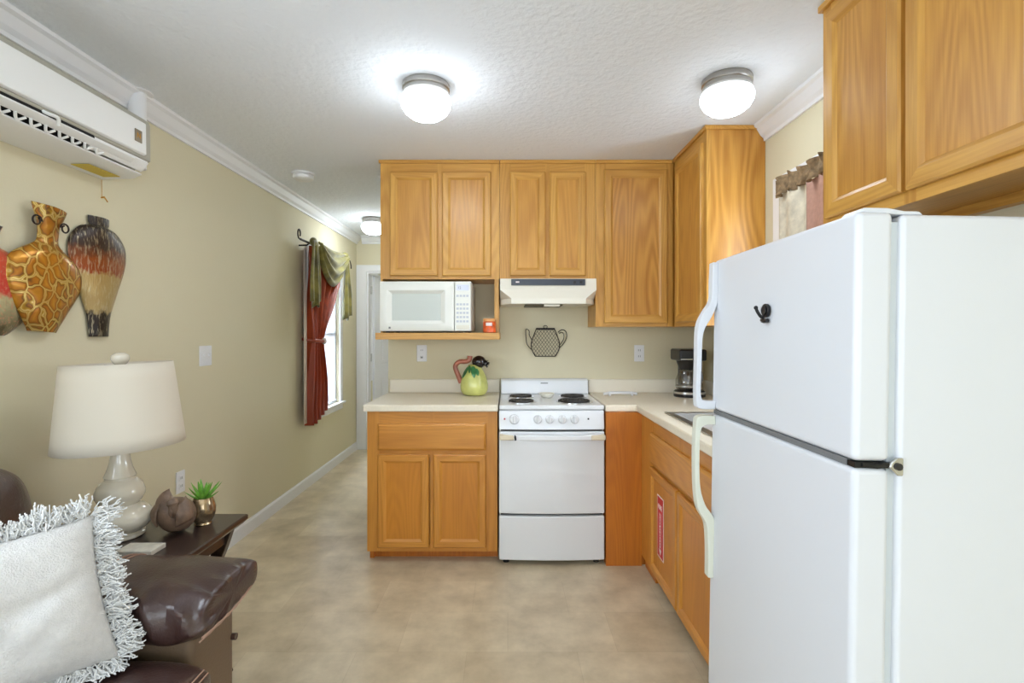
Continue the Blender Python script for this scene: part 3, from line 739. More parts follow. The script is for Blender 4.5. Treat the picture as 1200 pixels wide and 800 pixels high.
# wire teapot
tp = thing('wire_teapot', 'black wire teapot wall decoration hanging above the stove', 'wall decoration', (.26, YB-.02, 1.27))
YT = YB-.015
def tw(pts, r, name, n=6, closed=False): return MB().tube([(x, YT+dy, z) for x, z, dy in pts], r, n, closed).build(name, M_WIRE, tp)
TX = .262
body = [(-.062, 1.362), (-.082, 1.31), (-.098, 1.26), (-.094, 1.215), (-.07, 1.168), (.07, 1.168), (.094, 1.215), (.098, 1.26), (.082, 1.31), (.062, 1.362)]
bp_ = smooth_path([(TX+x, YT, z) for x, z in body[:5]], 5) + smooth_path([(TX+x, YT, z) for x, z in body[5:]], 5)
MB().tube(bp_, .0035, 6, True).build('outline', M_WIRE, tp)
b = MB(); b.box(TX-.066, TX+.066, YT-.012, YT+.004, 1.352, 1.364); b.build('lid_rim', M_WIRE, tp, bevel=.003)
b = MB(); b.tube([(TX+.013*math.cos(a), YT, 1.372+.010*math.sin(a)) for a in frange(0, 2*PI*15/16, 15)], .0025, 6, True); b.build('lid_knob', M_WIRE, tp)
# wire netting clipped to the pot outline
def halfw(z):
    pts = sorted([(zz, -xx) for xx, zz in body[:5]])
    for (z0, w0), (z1, w1) in zip(pts, pts[1:]):
        if z0 <= z <= z1: return w0+(w1-w0)*(z-z0)/(z1-z0)
    return 0
b = MB()
for sgn in (1, -1):
    for k in range(-10, 11):
        x = k*.0225; seg = []
        for q in range(40):
            z = 1.168+q*.005; xx = x+sgn*(z-1.265)*.75
            if z < 1.36 and abs(xx) < halfw(z): seg.append((TX+xx, YT-.004-.012*(1-(xx/.1)**2), z))
        if len(seg) > 2: b.tube([seg[0], seg[len(seg)//2], seg[-1]], .0012, 4)
b.build('wire_netting', M_WIRE, tp)
MB().tube(smooth_path([(TX-.098, YT, 1.215), (TX-.12, YT, 1.24), (TX-.132, YT, 1.27), (TX-.136, YT, 1.352), (TX-.114, YT, 1.345), (TX-.112, YT, 1.315), (TX-.096, YT, 1.285)], 5), .003, 6).build('spout', M_WIRE, tp)
MB().tube(smooth_path([(TX+.096, YT, 1.225), (TX+.125, YT, 1.255), (TX+.148, YT, 1.30), (TX+.142, YT, 1.34), (TX+.115, YT, 1.352), (TX+.088, YT, 1.335)], 5), .003, 6).build('handle', M_WIRE, tp)
MB().tube(smooth_path([(TX+.096, YT, 1.24), (TX+.118, YT, 1.27), (TX+.130, YT, 1.305), (TX+.118, YT, 1.335), (TX+.095, YT, 1.325)], 5), .0025, 6).build('handle', M_WIRE, tp)

# outlets and switches
def plate(name, label, cat, P, w_=.07, h_=.115, kind='outlet', group=None):
    o = P(0, 0, 0); t = thing(name, label, cat, o, group)
    MB().pbox(P, -w_/2, w_/2, -h_/2, h_/2, .0005, .007).build('wall_plate', M_TRIM, t, bevel=.003)
    if kind == 'outlet':
        for s_ in (1, -1):
            MB().pbox(P, -.017, .017, s_*.021-.015, s_*.021+.015, .006, .010).build('socket', M_TRIM, t, bevel=.004)
            for q in (-.006, .006): MB().pbox(P, q-.0015, q+.0015, s_*.021-.006, s_*.021+.007, .0095, .0105).build('slot', M_GREY, t)
    elif kind == 'gfci':
        MB().pbox(P, -.018, .018, -.034, .034, .006, .010).build('socket', M_TRIM, t, bevel=.003)
        for s_ in (1, -1):
            for q in (-.006, .006): MB().pbox(P, q-.0015, q+.0015, s_*.022-.005, s_*.022+.005, .0095, .0105).build('slot', M_GREY, t)
        MB().pbox(P, -.008, .008, -.034, -.024, .0095, .0108).build('test_button', M_GREY, t)
    elif kind == 'double':
        for q in (-.023, .023):
            MB().pbox(P, q-.006, q+.006, -.013, .013, .006, .009).build('toggle_base', M_TRIM, t)
            MB().pbox(P, q-.005, q+.005, -.002, .012, .008, .018).build('toggle', M_TRIM, t, bevel=.002)
    return t
plate('electrical_outlet', 'white outlet on the kitchen wall under the microwave shelf', 'outlet', lambda u, v, n: (-.60+u, YB-n, 1.188+v), kind='gfci', group='white wall outlets')
plate('electrical_outlet', 'white outlet on the kitchen wall right of the wire teapot', 'outlet', lambda u, v, n: (.918+u, YB-n, 1.188+v), group='white wall outlets')
plate('electrical_outlet', 'white outlet low on the left wall behind the potted succulent', 'outlet', lambda u, v, n: (XL+n, 2.70-u, .545+v), group='white wall outlets')
plate('light_switch', 'white double light switch on the left wall right of the lamp', 'switch', lambda u, v, n: (XL+n, 2.925-u, 1.2+v), w_=.115, kind='double')

# white two-footed rack on counter
b = MB(); wb = smooth_path([(.63, 3.37, .929), (.66, 3.37, .934), (.685, 3.37, .936), (.80, 3.37, .936), (.825, 3.37, .934), (.85, 3.37, .929)], 4)
b.tube(wb, .0095, 8)
b.tube([(.672, 3.37, .934), (.670, 3.355, .926), (.668, 3.35, .923)], [.009, .007, .006], 8); b.tube([(.812, 3.37, .934), (.816, 3.355, .926), (.818, 3.35, .923)], [.009, .007, .006], 8)
b.tube([(.668, 3.39, .923), (.670, 3.38, .926), (.672, 3.37, .934)], [.006, .007, .009], 8); b.tube([(.818, 3.39, .923), (.816, 3.38, .926), (.812, 3.37, .934)], [.006, .007, .009], 8)
tag(b.build('towel_bar', M_TRIM, loc=(.74, 3.37, .9165)), 'white footed plastic bar lying on the corner counter', 'holder')

# coffee maker
cm = thing('coffee_maker', 'black drip coffee maker with glass carafe in the counter corner', 'coffee maker', (1.18, 3.35, .9165))
MB().lathe([(.098, 0), (.10, .01), (.10, .02)], (1.185, 3.34, .9165), 32, sy=.9).build('base', M_BLACK, cm)
MB().lathe([(.1005, .02), (.1005, .034)], (1.185, 3.34, .9165), 32, sy=.9).build('base_band', M_CHROME, cm)
MB().lathe([(.098, .034), (.09, .042), (.07, .044)], (1.185, 3.34, .9165), 32, sy=.9).build('warming_plate', M_BLACK, cm)
MB().box(1.15, 1.275, 3.41, 3.47, .95, 1.15).build('rear_column', M_BLACK, cm, bevel=.012)
MB().box(1.10, 1.275, 3.27, 3.47, 1.15, 1.225).build('water_tank', M_BLACK, cm, bevel=.012)
MB().lathe([(.045, 0), (.062, .05), (.064, .055)], (1.165, 3.34, 1.095), 24).build('filter_basket', M_BLACK, cm)
MB().box(1.105, 1.18, 3.266, 3.272, 1.158, 1.164).build('chrome_strip', M_CHROME, cm)
ca_ = MB().lathe([(.06, .0), (.068, .02), (.068, .06), (.05, .11), (.046, .12), (.05, .13)], (1.165, 3.34, .9625), 28).build('carafe', M_CARAFE, cm)
MB().tube(smooth_path([(1.20, 3.285, 1.08), (1.225, 3.25, 1.08), (1.228, 3.245, 1.03), (1.21, 3.275, .985)], 5), .009, 8).build('carafe_handle', M_GREY, ca_)
MB().lathe([(.0695, .018), (.0695, .026)], (1.165, 3.34, .9625), 28).build('carafe_band', M_STEEL, ca_)

# ------------------------------------------------------------------ refrigerator
FX, FD = .70, .077
fr = thing('refrigerator', 'tall white top-freezer refrigerator at the right of the kitchen', 'refrigerator', (.80, 1.43, 0))
FY0, FY1, FZT, FZM = 1.06, 1.80, 1.582, 1.056
MB().box(FX+FD+.016, 1.338, FY0+.002, FY1-.002, .02, FZT-.004).build('cabinet_body', M_FRIDGE, fr, bevel=.012, seg=3)
MB().box(FX+FD, FX+FD+.016, FY0+.014, FY1-.014, .09, FZT-.02).build('gasket', M_GASKET, fr)
MB().box(FX+.03, FX+FD+.016, FY0+.01, FY1-.01, .012, .085).build('toe_grille', M_GREY, fr)
fz = MB().box(FX, FX+FD, FY0, FY1, FZM+.006, FZT).build('freezer_door', M_FRIDGE, fr, bevel=.014, seg=4)
fd = MB().box(FX, FX+FD, FY0, FY1, .095, FZM-.008).build('fresh_food_door', M_FRIDGE, fr, bevel=.014, seg=4)
MB().box(FX+.004, FX+FD+.004, FY0+.03, FY1-.01, FZM-.008, FZM+.006).build('door_gap', M_GREY, fr)
b = MB(); b.box(FX+.006, FX+FD+.01, FY0+.006, FY0+.05, FZM-.008, FZM+.004)
b.tube([(FX+.02, FY0+.006, FZM-.002), (FX+.05, FY0+.004, FZM-.004), (FX+FD, FY0+.004, FZM)], .005, 6)
hg = b.build('hinge', M_BLACK, fr)
b = MB(); b.prism([(FX+FD-.006, FZM-.004), (FX+FD+.012, FZM-.022), (FX+FD+.024, FZM-.022), (FX+FD+.024, FZM+.016), (FX+FD+.010, FZM+.016), (FX+FD-.002, FZM+.006)], 1, FY0-.004, FY0+.003)
b.build('hinge_plate', M_CHROME, hg, bevel=.003)
MB().lathe([(.0065, 0), (.0065, .004), (.004, .006)], (0, 0, 0), 12).v
b = MB(); b.tube([(FX+FD+.012, FY0-.008, FZM-.002), (FX+FD+.012, FY0+.002, FZM-.002)], .0075, 10); b.build('hinge_bolt', M_COIL, hg)
b = MB(); b.prism([(FX+.012, FZT), (FX+.022, FZT+.010), (FX+FD-.005, FZT+.010), (FX+FD+.03, FZT+.004), (FX+FD+.06, FZT+.004), (FX+FD+.07, FZT-.004), (FX+FD+.02, FZT-.004)], 1, FY0+.012, FY0+.075)
b.build('hinge_cover', M_FRIDGE, fr, bevel=.003)
def fhandle(pts_out, pts_in, parent, m):
    so = [(p.x, p.z) for p in smooth_path([(x, 0, z) for x, z in pts_out], 6)]
    si = [(p.x, p.z) for p in smooth_path([(x, 0, z) for x, z in pts_in], 6)]
    b = MB(); n = min(len(so), len(si)); rings = []
    for (o, zo), (i, zi) in zip(so, si):
        rings.append([(FX-o, 1.762, zo), (FX-o, 1.797, zo), (FX-i, 1.797, zi), (FX-i, 1.762, zi)])
    b.loft(rings); return b.build('handle', m, parent, bevel=.006, seg=3)
fhandle([(.018, 1.572), (.020, 1.50), (.022, 1.44), (.045, 1.40), (.066, 1.345), (.068, 1.22), (.068, 1.10), (.058, 1.068), (.002, 1.066)],
        [(-.001, 1.572), (-.001, 1.50), (-.001, 1.435), (.018, 1.385), (.047, 1.325), (.051, 1.22), (.051, 1.11), (.030, 1.094), (-.001, 1.094)], fz, M_FRIDGE)
fhandle([(.002, 1.042), (.058, 1.040), (.068, 1.00), (.070, .90), (.066, .79), (.055, .72), (.028, .67), (.020, .60), (.018, .485)],
        [(-.001, 1.012), (.030, 1.012), (.050, .99), (.053, .90), (.049, .80), (.030, .735), (-.001, .685), (-.001, .60), (-.001, .485)], fd, M_HANDLE)
fr.rotation_euler = (0, math.radians(.9), 0)
# magnet
mg = thing('magnet', 'small black hook magnet on the freezer door', 'magnet', (FX+.022, 1.42, 1.40))
mx0 = FX+.0205
b = MB(); b.tube([(mx0-.001, 1.418, 1.392), (mx0-.010, 1.418, 1.392)], .019, 20); b.tube([(mx0-.010, 1.418, 1.392), (mx0-.014, 1.418, 1.392)], .013, 16)
b.build('disc', M_BLACK, mg, bevel=.002)
b = MB(); b.tube(smooth_path([(mx0-.006, 1.428, 1.372), (mx0-.012, 1.434, 1.376), (mx0-.018, 1.441, 1.390), (mx0-.020, 1.444, 1.400)], 5), .0045, 8); b.ball((mx0-.020, 1.445, 1.401), .006, .006, .006, 10, 6)
b.tube(smooth_path([(mx0-.006, 1.438, 1.366), (mx0-.010, 1.422, 1.363), (mx0-.008, 1.405, 1.364)], 5), .006, 8)
b.build('hook', M_BLACK, mg)

# ------------------------------------------------------------------ ceiling fittings
def ceiling_light(x, y, label, gm=None):
    t = thing('ceiling_light', label, 'ceiling light', (x, y, ZC), 'flush globe ceiling lights')
    MB().lathe([(.10, -.0005), (.104, -.006), (.104, -.024), (.099, -.028), (.102, -.034), (.102, -.046), (.09, -.05)], (x, y, ZC), 40).build('canopy', M_NICKEL, t)
    MB().lathe([(.088, -.046), (.105, -.056), (.111, -.075), (.108, -.098), (.094, -.122), (.07, -.141), (.04, -.151), (.002, -.154)], (x, y, ZC), 40).build('globe', gm or M_GLOBE, t)
ceiling_light(-.362, 2.27, 'lit white globe ceiling light in mid ceiling in front of the microwave cabinet')
ceiling_light(.95, 2.22, 'lit white globe ceiling light near the right wall cabinets', M_GLOBE3)
ceiling_light(-1.295, 4.93, 'lit white globe ceiling light far down the hallway', M_GLOBE2)
sd = thing('smoke_detector', 'round white smoke detector on the ceiling at the hallway entrance', 'smoke detector', (-1.41, 3.53, ZC))
MB().lathe([(.076, -.0005), (.076, -.014), (.07, -.016)], (-1.41, 3.53, ZC), 32).build('base_plate', M_TRIM, sd)
MB().lathe([(.066, -.016), (.07, -.022), (.066, -.04), (.055, -.046), (.001, -.047)], (-1.41, 3.53, ZC), 32).build('housing', M_TRIM, sd)

# ------------------------------------------------------------------ air conditioner
AY0, AY1 = 1.38, 2.20
ac = thing('air_conditioner', 'white wall mounted air conditioner high on the left wall', 'air conditioner', (XL, 1.8, 2.0))
MB().prism([(XL+.001, 2.245), (-1.56, 2.245), (-1.54, 2.232), (-1.534, 2.215), (-1.532, 2.062), (-1.545, 2.058), (-1.60, 2.03), (-1.60, 2.0), (XL+.001, 1.992)], 1, AY0, AY1).build('casing', M_ACG, ac, bevel=.006, seg=3)
MB().prism([(-1.532, 2.212), (-1.521, 2.208), (-1.519, 2.078), (-1.532, 2.072)], 1, AY0+.02, AY1-.045).build('front_panel', M_ACW, ac, bevel=.004)
MB().prism([(-1.546, 2.056), (-1.534, 2.062), (-1.533, 2.052), (-1.60, 2.012), (-1.604, 2.026)], 1, AY0+.02, AY1-.30).build('vent_opening', M_DARK, ac)
MB().prism([(-1.534, 2.058), (-1.53, 2.050), (-1.55, 2.024), (-1.562, 2.016), (-1.564, 2.022), (-1.55, 2.034)], 1, AY1-.30, AY1-.02).build('lower_panel', M_ACW, ac)
MB().prism([(-1.529, 2.050), (-1.527, 2.044), (-1.545, 2.028), (-1.552, 2.026), (-1.55, 2.032)], 1, AY0+.02, AY1-.10).build('louver', M_ACW, ac, bevel=.001)
MB().prism([(-1.566, 2.012), (-1.562, 2.004), (-1.60, 1.988), (XL+.001, 1.984), (XL+.001, 1.992), (-1.60, 1.998)], 1, AY0+.01, AY1-.012).build('underside_panel', M_ACW, ac, bevel=.002)
for i in range(10):
    y = AY0+.07+i*.053
    MB().tube(smooth_path([(-1.548, y, 2.026), (-1.558, y+.012, 2.012), (-1.562, y+.026, 2.012), (-1.552, y+.040, 2.024)], 4), .0045, 6).build('vane', M_ACW, ac)
MB().tube(smooth_path([(-1.536, 1.69, 2.062), (-1.522, 1.70, 2.056), (-1.520, 1.73, 2.056), (-1.530, 1.745, 2.036)], 4), .006, 6).build('vane_clip', M_ACW, ac)
MB().box(-1.52, -1.5165, 2.085, 2.125, 2.115, 2.165).build('badge', M_ACB, ac, bevel=.001)
b = MB(); b.text(lambda x, y, z: (-1.5160+z, 2.105+x, 2.140+y), 'N', .03); b.build('badge_mark', M_GLD, ac, smooth=0)
MB().box(-1.69, -1.62, 1.98, 2.14, 1.9815, 1.9835).build('yellow_sticker', M_YEL, ac)
pp = thing('conduit_pipe', 'white conduit pipe rising into the ceiling behind the air conditioner', 'pipe', (-1.69, 2.33, 2.2))
MB().tube([(-1.690, 2.335, 2.08), (-1.690, 2.335, ZC-.002)], .036, 20).build('pipe', M_TRIM, pp)
MB().lathe([(.062, -.001), (.062, -.006), (.037, -.008)], (-1.690, 2.335, ZC), 28).build('ceiling_flange', M_TRIM, pp)

# ------------------------------------------------------------------ metal wall vases
def wall_vase(name, label, yc, z0, outline, mats, off, bands=None):
    """outline: (half width, z) from the foot up; domed sheet metal hung on the left wall"""
    o = (XL+.004, yc, z0); t = thing(name, label, 'wall decoration', o, 'metal vase wall decorations')
    prof = []
    for i in range(len(outline)-1):
        a, b_, c, d = outline[max(i-1, 0)], outline[i], outline[i+1], outline[min(i+2, len(outline)-1)]
        for k in range(6):
            tt = k/6
            f = lambda q: .5*((2*b_[q])+(c[q]-a[q])*tt+(2*a[q]-5*b_[q]+4*c[q]-d[q])*tt*tt+(3*b_[q]-a[q]-3*c[q]+d[q])*tt**3)
            prof.append((f(0), f(1)))
    prof.append(outline[-1])
    def fn(u, v, lo=0, hi=1):
        i = min(len(prof)-1, max(0, round((lo+(hi-lo)*v)*(len(prof)-1)))); hw, z = prof[i]
        x = 2*u-1
        return (XL+off+.030*(1-x*x)*min(1, hw/.1)+.002, yc+x*hw, z0+z)
    segs = bands or [('vase_body', 0, 1, mats)]
    for nm, lo, hi, m_ in segs:
        n_ = max(2, round((hi-lo)*(len(prof)-1)))
        MB().grid(lambda u, v: fn(u, v, lo, hi), 16, n_).build(nm, m_, t, solid=.003, fixn=False)
    b = MB(); b.tube([(XL+.0015, yc, z0+.25), (XL+off+.02, yc, z0+.25)], .006, 6); b.build('hanger', M_WIRE, t)
    return t
V_MID = vase_mat('amber_enamel', [(0, (70, 44, 22)), (.12, (150, 92, 26)), (.4, (198, 132, 28)), (.62, (190, 128, 26)), (.78, (132, 84, 26)), (.95, (84, 66, 40)), (1, (150, 140, 120))], (1, 1, .8), 23, cells=True)
V_R = vase_mat('banded_enamel', [(0, (40, 32, 26)), (.2, (46, 36, 28)), (.23, (188, 164, 112)), (.52, (182, 152, 92)), (.55, (150, 66, 18)), (.64, (150, 76, 24)), (.76, (60, 44, 36)), (1, (48, 42, 40))], (1, 1, .22), 130, (208, 194, 158))
V_L = vase_mat('coral_enamel', [(0, (74, 62, 40)), (.26, (206, 196, 152)), (.30, (216, 70, 60)), (.55, (220, 92, 64)), (.62, (216, 140, 60)), (.7, (92, 84, 88)), (1, (60, 60, 66))], (1, 1, 1), 90, (220, 150, 120))
vR = wall_vase('wall_vase', 'black, orange and tan banded metal vase, rightmost of the wall vases', 2.155, 1.315,
    [(.052, 0), (.056, .05), (.066, .10), (.098, .18), (.138, .28), (.152, .345), (.142, .40), (.10, .445), (.052, .462), (.054, .475), (.056, .50)], V_R, .006)
vM = wall_vase('wall_vase', 'amber giraffe-patterned metal vase with curled handles in the middle of the wall vases', 1.863, 1.334,
    [(.058, 0), (.068, .02), (.104, .08), (.150, .16), (.158, .215), (.134, .265), (.075, .305), (.046, .33), (.044, .37), (.048, .40), (.064, .435), (.074, .462)], V_MID, .032)
for s_ in (-1, 1):
    pts = []
    for i in range(30):
        a = i/29*2.4*PI; r = .020*(1-.45*i/29); pts.append((XL+.05, 1.863+s_*(.058+.002*s_*-3-r*math.cos(a)*1.0), 1.334+.395+.0+r*math.sin(a)))
    MB().tube(pts, .0032, 6).build('curled_handle', M_WIRE, vM)
vM.rotation_euler = (math.radians(-4), 0, 0)
vL = wall_vase('wall_vase', 'coral red and cream metal vase partly cut off at the left edge', 1.70, 1.322,
    [(.05, 0), (.07, .010), (.118, .05), (.150, .10), (.158, .15), (.146, .21), (.112, .255), (.06, .285), (.032, .30), (.032, .34), (.045, .37)], V_L, .006)
nh = MB(); nh.tube([(XL+.0008, 2.178, 1.905), (XL+.0155, 2.178, 1.908)], .003, 6); nh.tube([(XL+.004, 2.178, 1.905), (XL+.004, 2.176, 2.0-.02)], .0011, 4); nh.tube(smooth_path([(XL+.013, 2.178, 1.908), (XL+.016, 2.186, 1.898), (XL+.014, 2.196, 1.892)], 4), .0025, 6)
tag(nh.build('wall_hook', M_GLD, loc=(XL, 2.178, 1.905)), 'tiny brass hook and thread on the wall above the rightmost vase', 'hook')

# ------------------------------------------------------------------ left window dressing
# blind
bl = thing('window_blind', 'closed white slatted blind inside the red curtained hall window', 'blind', (XL-.03, 4.85, LW[2]))
b = MB(); nsl = 56
for i in range(nsl):
    z = LW[2]+.035+i*(LW[3]-LW[2]-.09)/nsl
    b.prism([(XL-.040, z+.027), (XL-.033, z+.028), (XL-.024, z+.001), (XL-.026, z)], 1, LW[0]+.012, LW[1]-.012)
b.build('slats', M_BLIND, bl, smooth=0)
MB().box(XL-.042, XL-.012, LW[0]+.008, LW[1]-.008, LW[3]-.045, LW[3]-.002).build('head_rail', M_BLIND, bl)
MB().box(XL-.040, XL-.018, LW[0]+.012, LW[1]-.012, LW[2]+.012, LW[2]+.032).build('bottom_rail', M_BLIND, bl)
# rod
XRD = XL+.085; ZR = 2.075
rd = thing('curtain_rod', 'dark bronze curtain rod with scroll ends above the hall window', 'curtain rod', (XRD, 4.8, ZR))
MB().tube([(XRD, 4.06, ZR), (XRD, 5.26, ZR)], .009, 10).build('rod', M_ROD, rd)
def scroll(y, s_):
    pts = [(XRD, y, ZR)]
    for i in range(26):
        a = -PI/2+i/25*1.7*PI; r = .040*(1-.35*i/25); pts.append((XRD+.0, y-s_*(.02+r*math.cos(a)*.75), ZR+.040+r*math.sin(a)*1.0))
    return pts
MB().tube(scroll(4.06, 1), .006, 8).build('scroll_finial', M_ROD, rd)
MB().tube(smooth_path([(XRD, 5.26, ZR), (XRD, 5.32, ZR+.012), (XRD, 5.37, ZR-.03), (XRD-.004, 5.39, ZR-.07)], 5), .006, 8).build('scroll_finial', M_ROD, rd)
for y in (4.24, 5.16):
    MB().tube([(XL+.001, y, ZR-.02), (XRD-.02, y, ZR-.018), (XRD, y, ZR-.006)], .007, 8).build('bracket', M_ROD, rd)
# red curtain: (z, near edge y, far edge y)
CUR = [(2.06, 4.26, 5.10), (1.80, 4.25, 5.02), (1.55, 4.25, 4.80), (1.36, 4.26, 4.58), (1.27, 4.27, 4.50), (1.15, 4.26, 4.55), (.90, 4.25, 4.64), (.70, 4.24, 4.66), (.56, 4.24, 4.64)]
def cur_at(v):
    t = v*(len(CUR)-1); i = min(int(t), len(CUR)-2); f = t-i; f = f*f*(3-2*f) if False else f
    return [CUR[i][k]+(CUR[i+1][k]-CUR[i][k])*f for k in range(3)]
def curtain(u, v):
    z, y0, y1 = cur_at(v); wdt = y1-y0
    amp = .020+.032*min(1, .35/max(wdt, .1)); ph = u*2*PI*5
    bot = 0
    return (XL+.070+amp*math.sin(ph+.6*math.sin(v*5)), y0+wdt*u+.008*math.cos(ph*1.0), z+bot+.14*max(0, u-.3)*max(0, (v-.6)/.4)**2)
cu = thing('curtain', 'rust red satin curtain tied back at the hall window', 'curtain', (XL+.07, 4.45, .56))
MB().grid(curtain, 120, 48).build('drape', M_RED, cu, solid=.003, fixn=False)
b = MB(); b.grid(lambda u, v: (XL+.058+.004*math.sin(u*20), 4.20+u*.05, 2.03-v*1.45), 6, 4).build('lining', M_LINING, cu, solid=.003, fixn=False)
b = MB(); b.tube(smooth_path([(XL+.003, 4.33, 1.28), (XL+.05, 4.26, 1.272), (XL+.128, 4.31, 1.262), (XL+.13, 4.44, 1.258), (XL+.10, 4.515, 1.262)], 5), .016, 8)
b.build('tieback', M_RED, cu)
b = MB(); b.ball((XL+.14, 4.44, 1.26), .022, .026, .03, 12, 8); b.build('tassel_knot', M_LINING, cu)
# green scarf
sc_ = thing('scarf_valance', 'olive green satin scarf swagged over the curtain rod', 'valance', (XRD, 4.75, ZR))
def tail(y0, y1, zb, zt, xo, folds, taper=.3, seed=0):
    def fn(u, v):
        wv = (y1-y0)*(taper+(1-taper)*min(1, v*1.6)); yc = (y0+y1)/2
        return (xo+.020*math.sin(u*2*PI*folds+seed)*(.4+.6*v), yc+(u-.5)*wv, zt+(zb-zt)*v+.04*math.sin(u*PI)*v*(-1)+.015*math.sin(u*14+seed)*v)
    return fn
MB().grid(tail(4.14, 4.38, 1.585, ZR+.02, XRD+.048, 2, .5), 32, 24).build('near_tail', M_GREEN, sc_, solid=.004, fixn=False)
MB().grid(tail(4.98, 5.22, 1.50, ZR+.01, XRD+.040, 2, .25, 1.3), 32, 24).build('far_tail', M_GREEN, sc_, solid=.004, fixn=False)
def swag(u, v):
    y = 4.34+u*.74; sag = math.sin(PI*u)**.8
    return (XRD+.035+.035*math.sin(PI*v)+.014*math.sin(v*2*PI*3.5+3*abs(u-.5)), y, ZR+.03-.055*sag*(1-v)*.3-v*(.05+.30*sag))
MB().grid(swag, 36, 28).build('swag', M_GREEN, sc_, solid=.004, fixn=False)
for y, r in ((4.26, .045), (5.09, .055)):
    b = MB(); b.ball((XRD+.03, y, ZR+.012), r*.7, r*1.05, r*.85, 16, 10); b.build('knot', M_GREEN, sc_)

# ------------------------------------------------------------------ right window valance
def vfab(name, label_unused, c): return mat(name, c, .9, bump=.3, bscale=60, var=.12, vscale=30)
M_VB = mat('valance_brown_check', (136, 112, 82), .9, bump=.3, bscale=80, var=.4, vscale=50)
M_VC = mat('valance_cream_toile', (216, 206, 184), .9, bump=.3, bscale=60, var=.2, vscale=22)
M_VP = mat('valance_dusty_pink', (188, 144, 126), .9, var=.08, vscale=60)
va = thing('window_valance', 'patchwork cream, pink and brown ruffled curtain over the sink window', 'valance', (XR-.07, 2.2, 2.01))
XV = XR-.058
MB().tube([(XV, 2.47, 2.01), (XV, 1.82, 2.01)], .007, 8).build('rod', M_WIRE, va)
def vpanel(y0, y1, z0, z1, folds):
    return lambda u, v: (XV-.014+.010*math.sin(u*2*PI*folds), y0+(y1-y0)*u, z0+(z1-z0)*v)
MB().grid(vpanel(2.445, 2.22, 1.99, 1.45, 1.5), 24, 10).build('cream_panel', M_VC, va, solid=.003, fixn=False, label='cream toile panel')
MB().grid(vpanel(2.22, 2.035, 1.99, 1.45, 1), 24, 10).build('pink_panel', M_VP, va, solid=.003, fixn=False, label='dusty pink panel')
MB().grid(vpanel(2.035, 1.84, 1.985, 1.45, 1.5), 24, 10).build('cream_panel', M_VC, va, solid=.003, fixn=False, label='cream toile panel')
def ruffle(u, v):
    a = u*2*PI*8; k = abs(v-.5)*2
    return (XV-.020+(.016*math.sin(a)+.006*math.sin(2.3*a))*(.25+k), 2.465-u*.64+.01*math.sin(a*1.7)*k, 2.062-v*.085+.006*math.sin(a*1.3)*k)
MB().grid(ruffle, 110, 8).build('ruffle', M_VB, va, solid=.003, fixn=False)

# ------------------------------------------------------------------ end table and what stands on it
TZ = .60; TX0, TX1, TY0, TY1 = -1.70, -1.05, 1.66, 2.07
tb = thing('end_table', 'dark espresso wood end table between the sofa arm and the wall', 'table', (-1.37, 1.86, 0))
b = MB(); b.loft([[(TX0+i, TY0+i, z), (TX1-i, TY0+i, z), (TX1-i, TY1-i, z), (TX0+i, TY1-i, z)] for i, z in ((.035, TZ-.04), (.012, TZ-.032), (0, TZ-.018), (0, TZ-.004), (.004, TZ))])
b.build('tabletop', M_ESPRESSO, tb, smooth=20)
b = MB()
b.box(TX0+.06, TX1-.06, TY0+.05, TY0+.07, TZ-.09, TZ-.04); b.box(TX0+.06, TX1-.06, TY1-.07, TY1-.05, TZ-.09, TZ-.04)
b.box(TX0+.05, TX0+.07, TY0+.07, TY1-.07, TZ-.09, TZ-.04); b.box(TX1-.07, TX1-.05, TY0+.07, TY1-.07, TZ-.09, TZ-.04)
b.build('apron', M_ESPRESSO, tb)
for sx, x in ((1, TX1-.085), (-1, TX0+.085)):
    for y in (TY0+.065, TY1-.065):
        cl = smooth_path([(x+sx*.035, y, TZ-.04), (x, y, TZ-.14), (x-sx*.055, y, TZ-.26), (x-sx*.05, y, TZ-.40), (x+sx*.03, y, 0)], 6)
        b = MB(); b.loft([[(p.x-.024, p.y-.016, p.z), (p.x+.024, p.y-.016, p.z), (p.x+.024, p.y+.016, p.z), (p.x-.024, p.y+.016, p.z)] for p in cl])
        b.build('leg', M_ESPRESSO, tb, bevel=.003)
MB().box(TX0+.12, TX1-.12, TY0+.06, TY1-.06, .16, .18).build('lower_shelf', M_ESPRESSO, tb, bevel=.003)
# lamp
lc = (-1.393, 1.84, TZ+.001)
lp = thing('table_lamp', 'cream ceramic gourd table lamp with a drum shade on the end table', 'lamp', lc)
lprof = [(.072, 0), (.076, .004), (.076, .014), (.068, .020), (.086, .034), (.099, .054), (.101, .068), (.094, .088), (.076, .104), (.059, .113), (.057, .117), (.066, .128), (.075, .146), (.076, .162), (.068, .184), (.054, .200), (.047, .205), (.046, .212), (.049, .216), (.047, .222), (.038, .245), (.032, .27), (.028, .30), (.029, .33), (.035, .352), (.012, .354), (.012, .40)]
MB().lathe(lprof, lc, 40).build('base', M_LAMP, lp, smooth=30)
# slightly tilted shade
tilt = Matrix.Rotation(math.radians(-2.0), 4, 'Y')
def shade(u, v):
    r = .196-.032*v; z = .325+.295*v; a = u*2*PI
    p = tilt @ Vector((r*math.cos(a), r*math.sin(a), z-.47)); return (lc[0]+p.x, lc[1]+p.y, lc[2]+.47+p.z)
b = MB(); b.loft([[shade(q/56, k/6) for q in range(56)] for k in range(7)], caps=False)
b.build('shade', M_SHADE, lp, solid=.003, fixn=False)

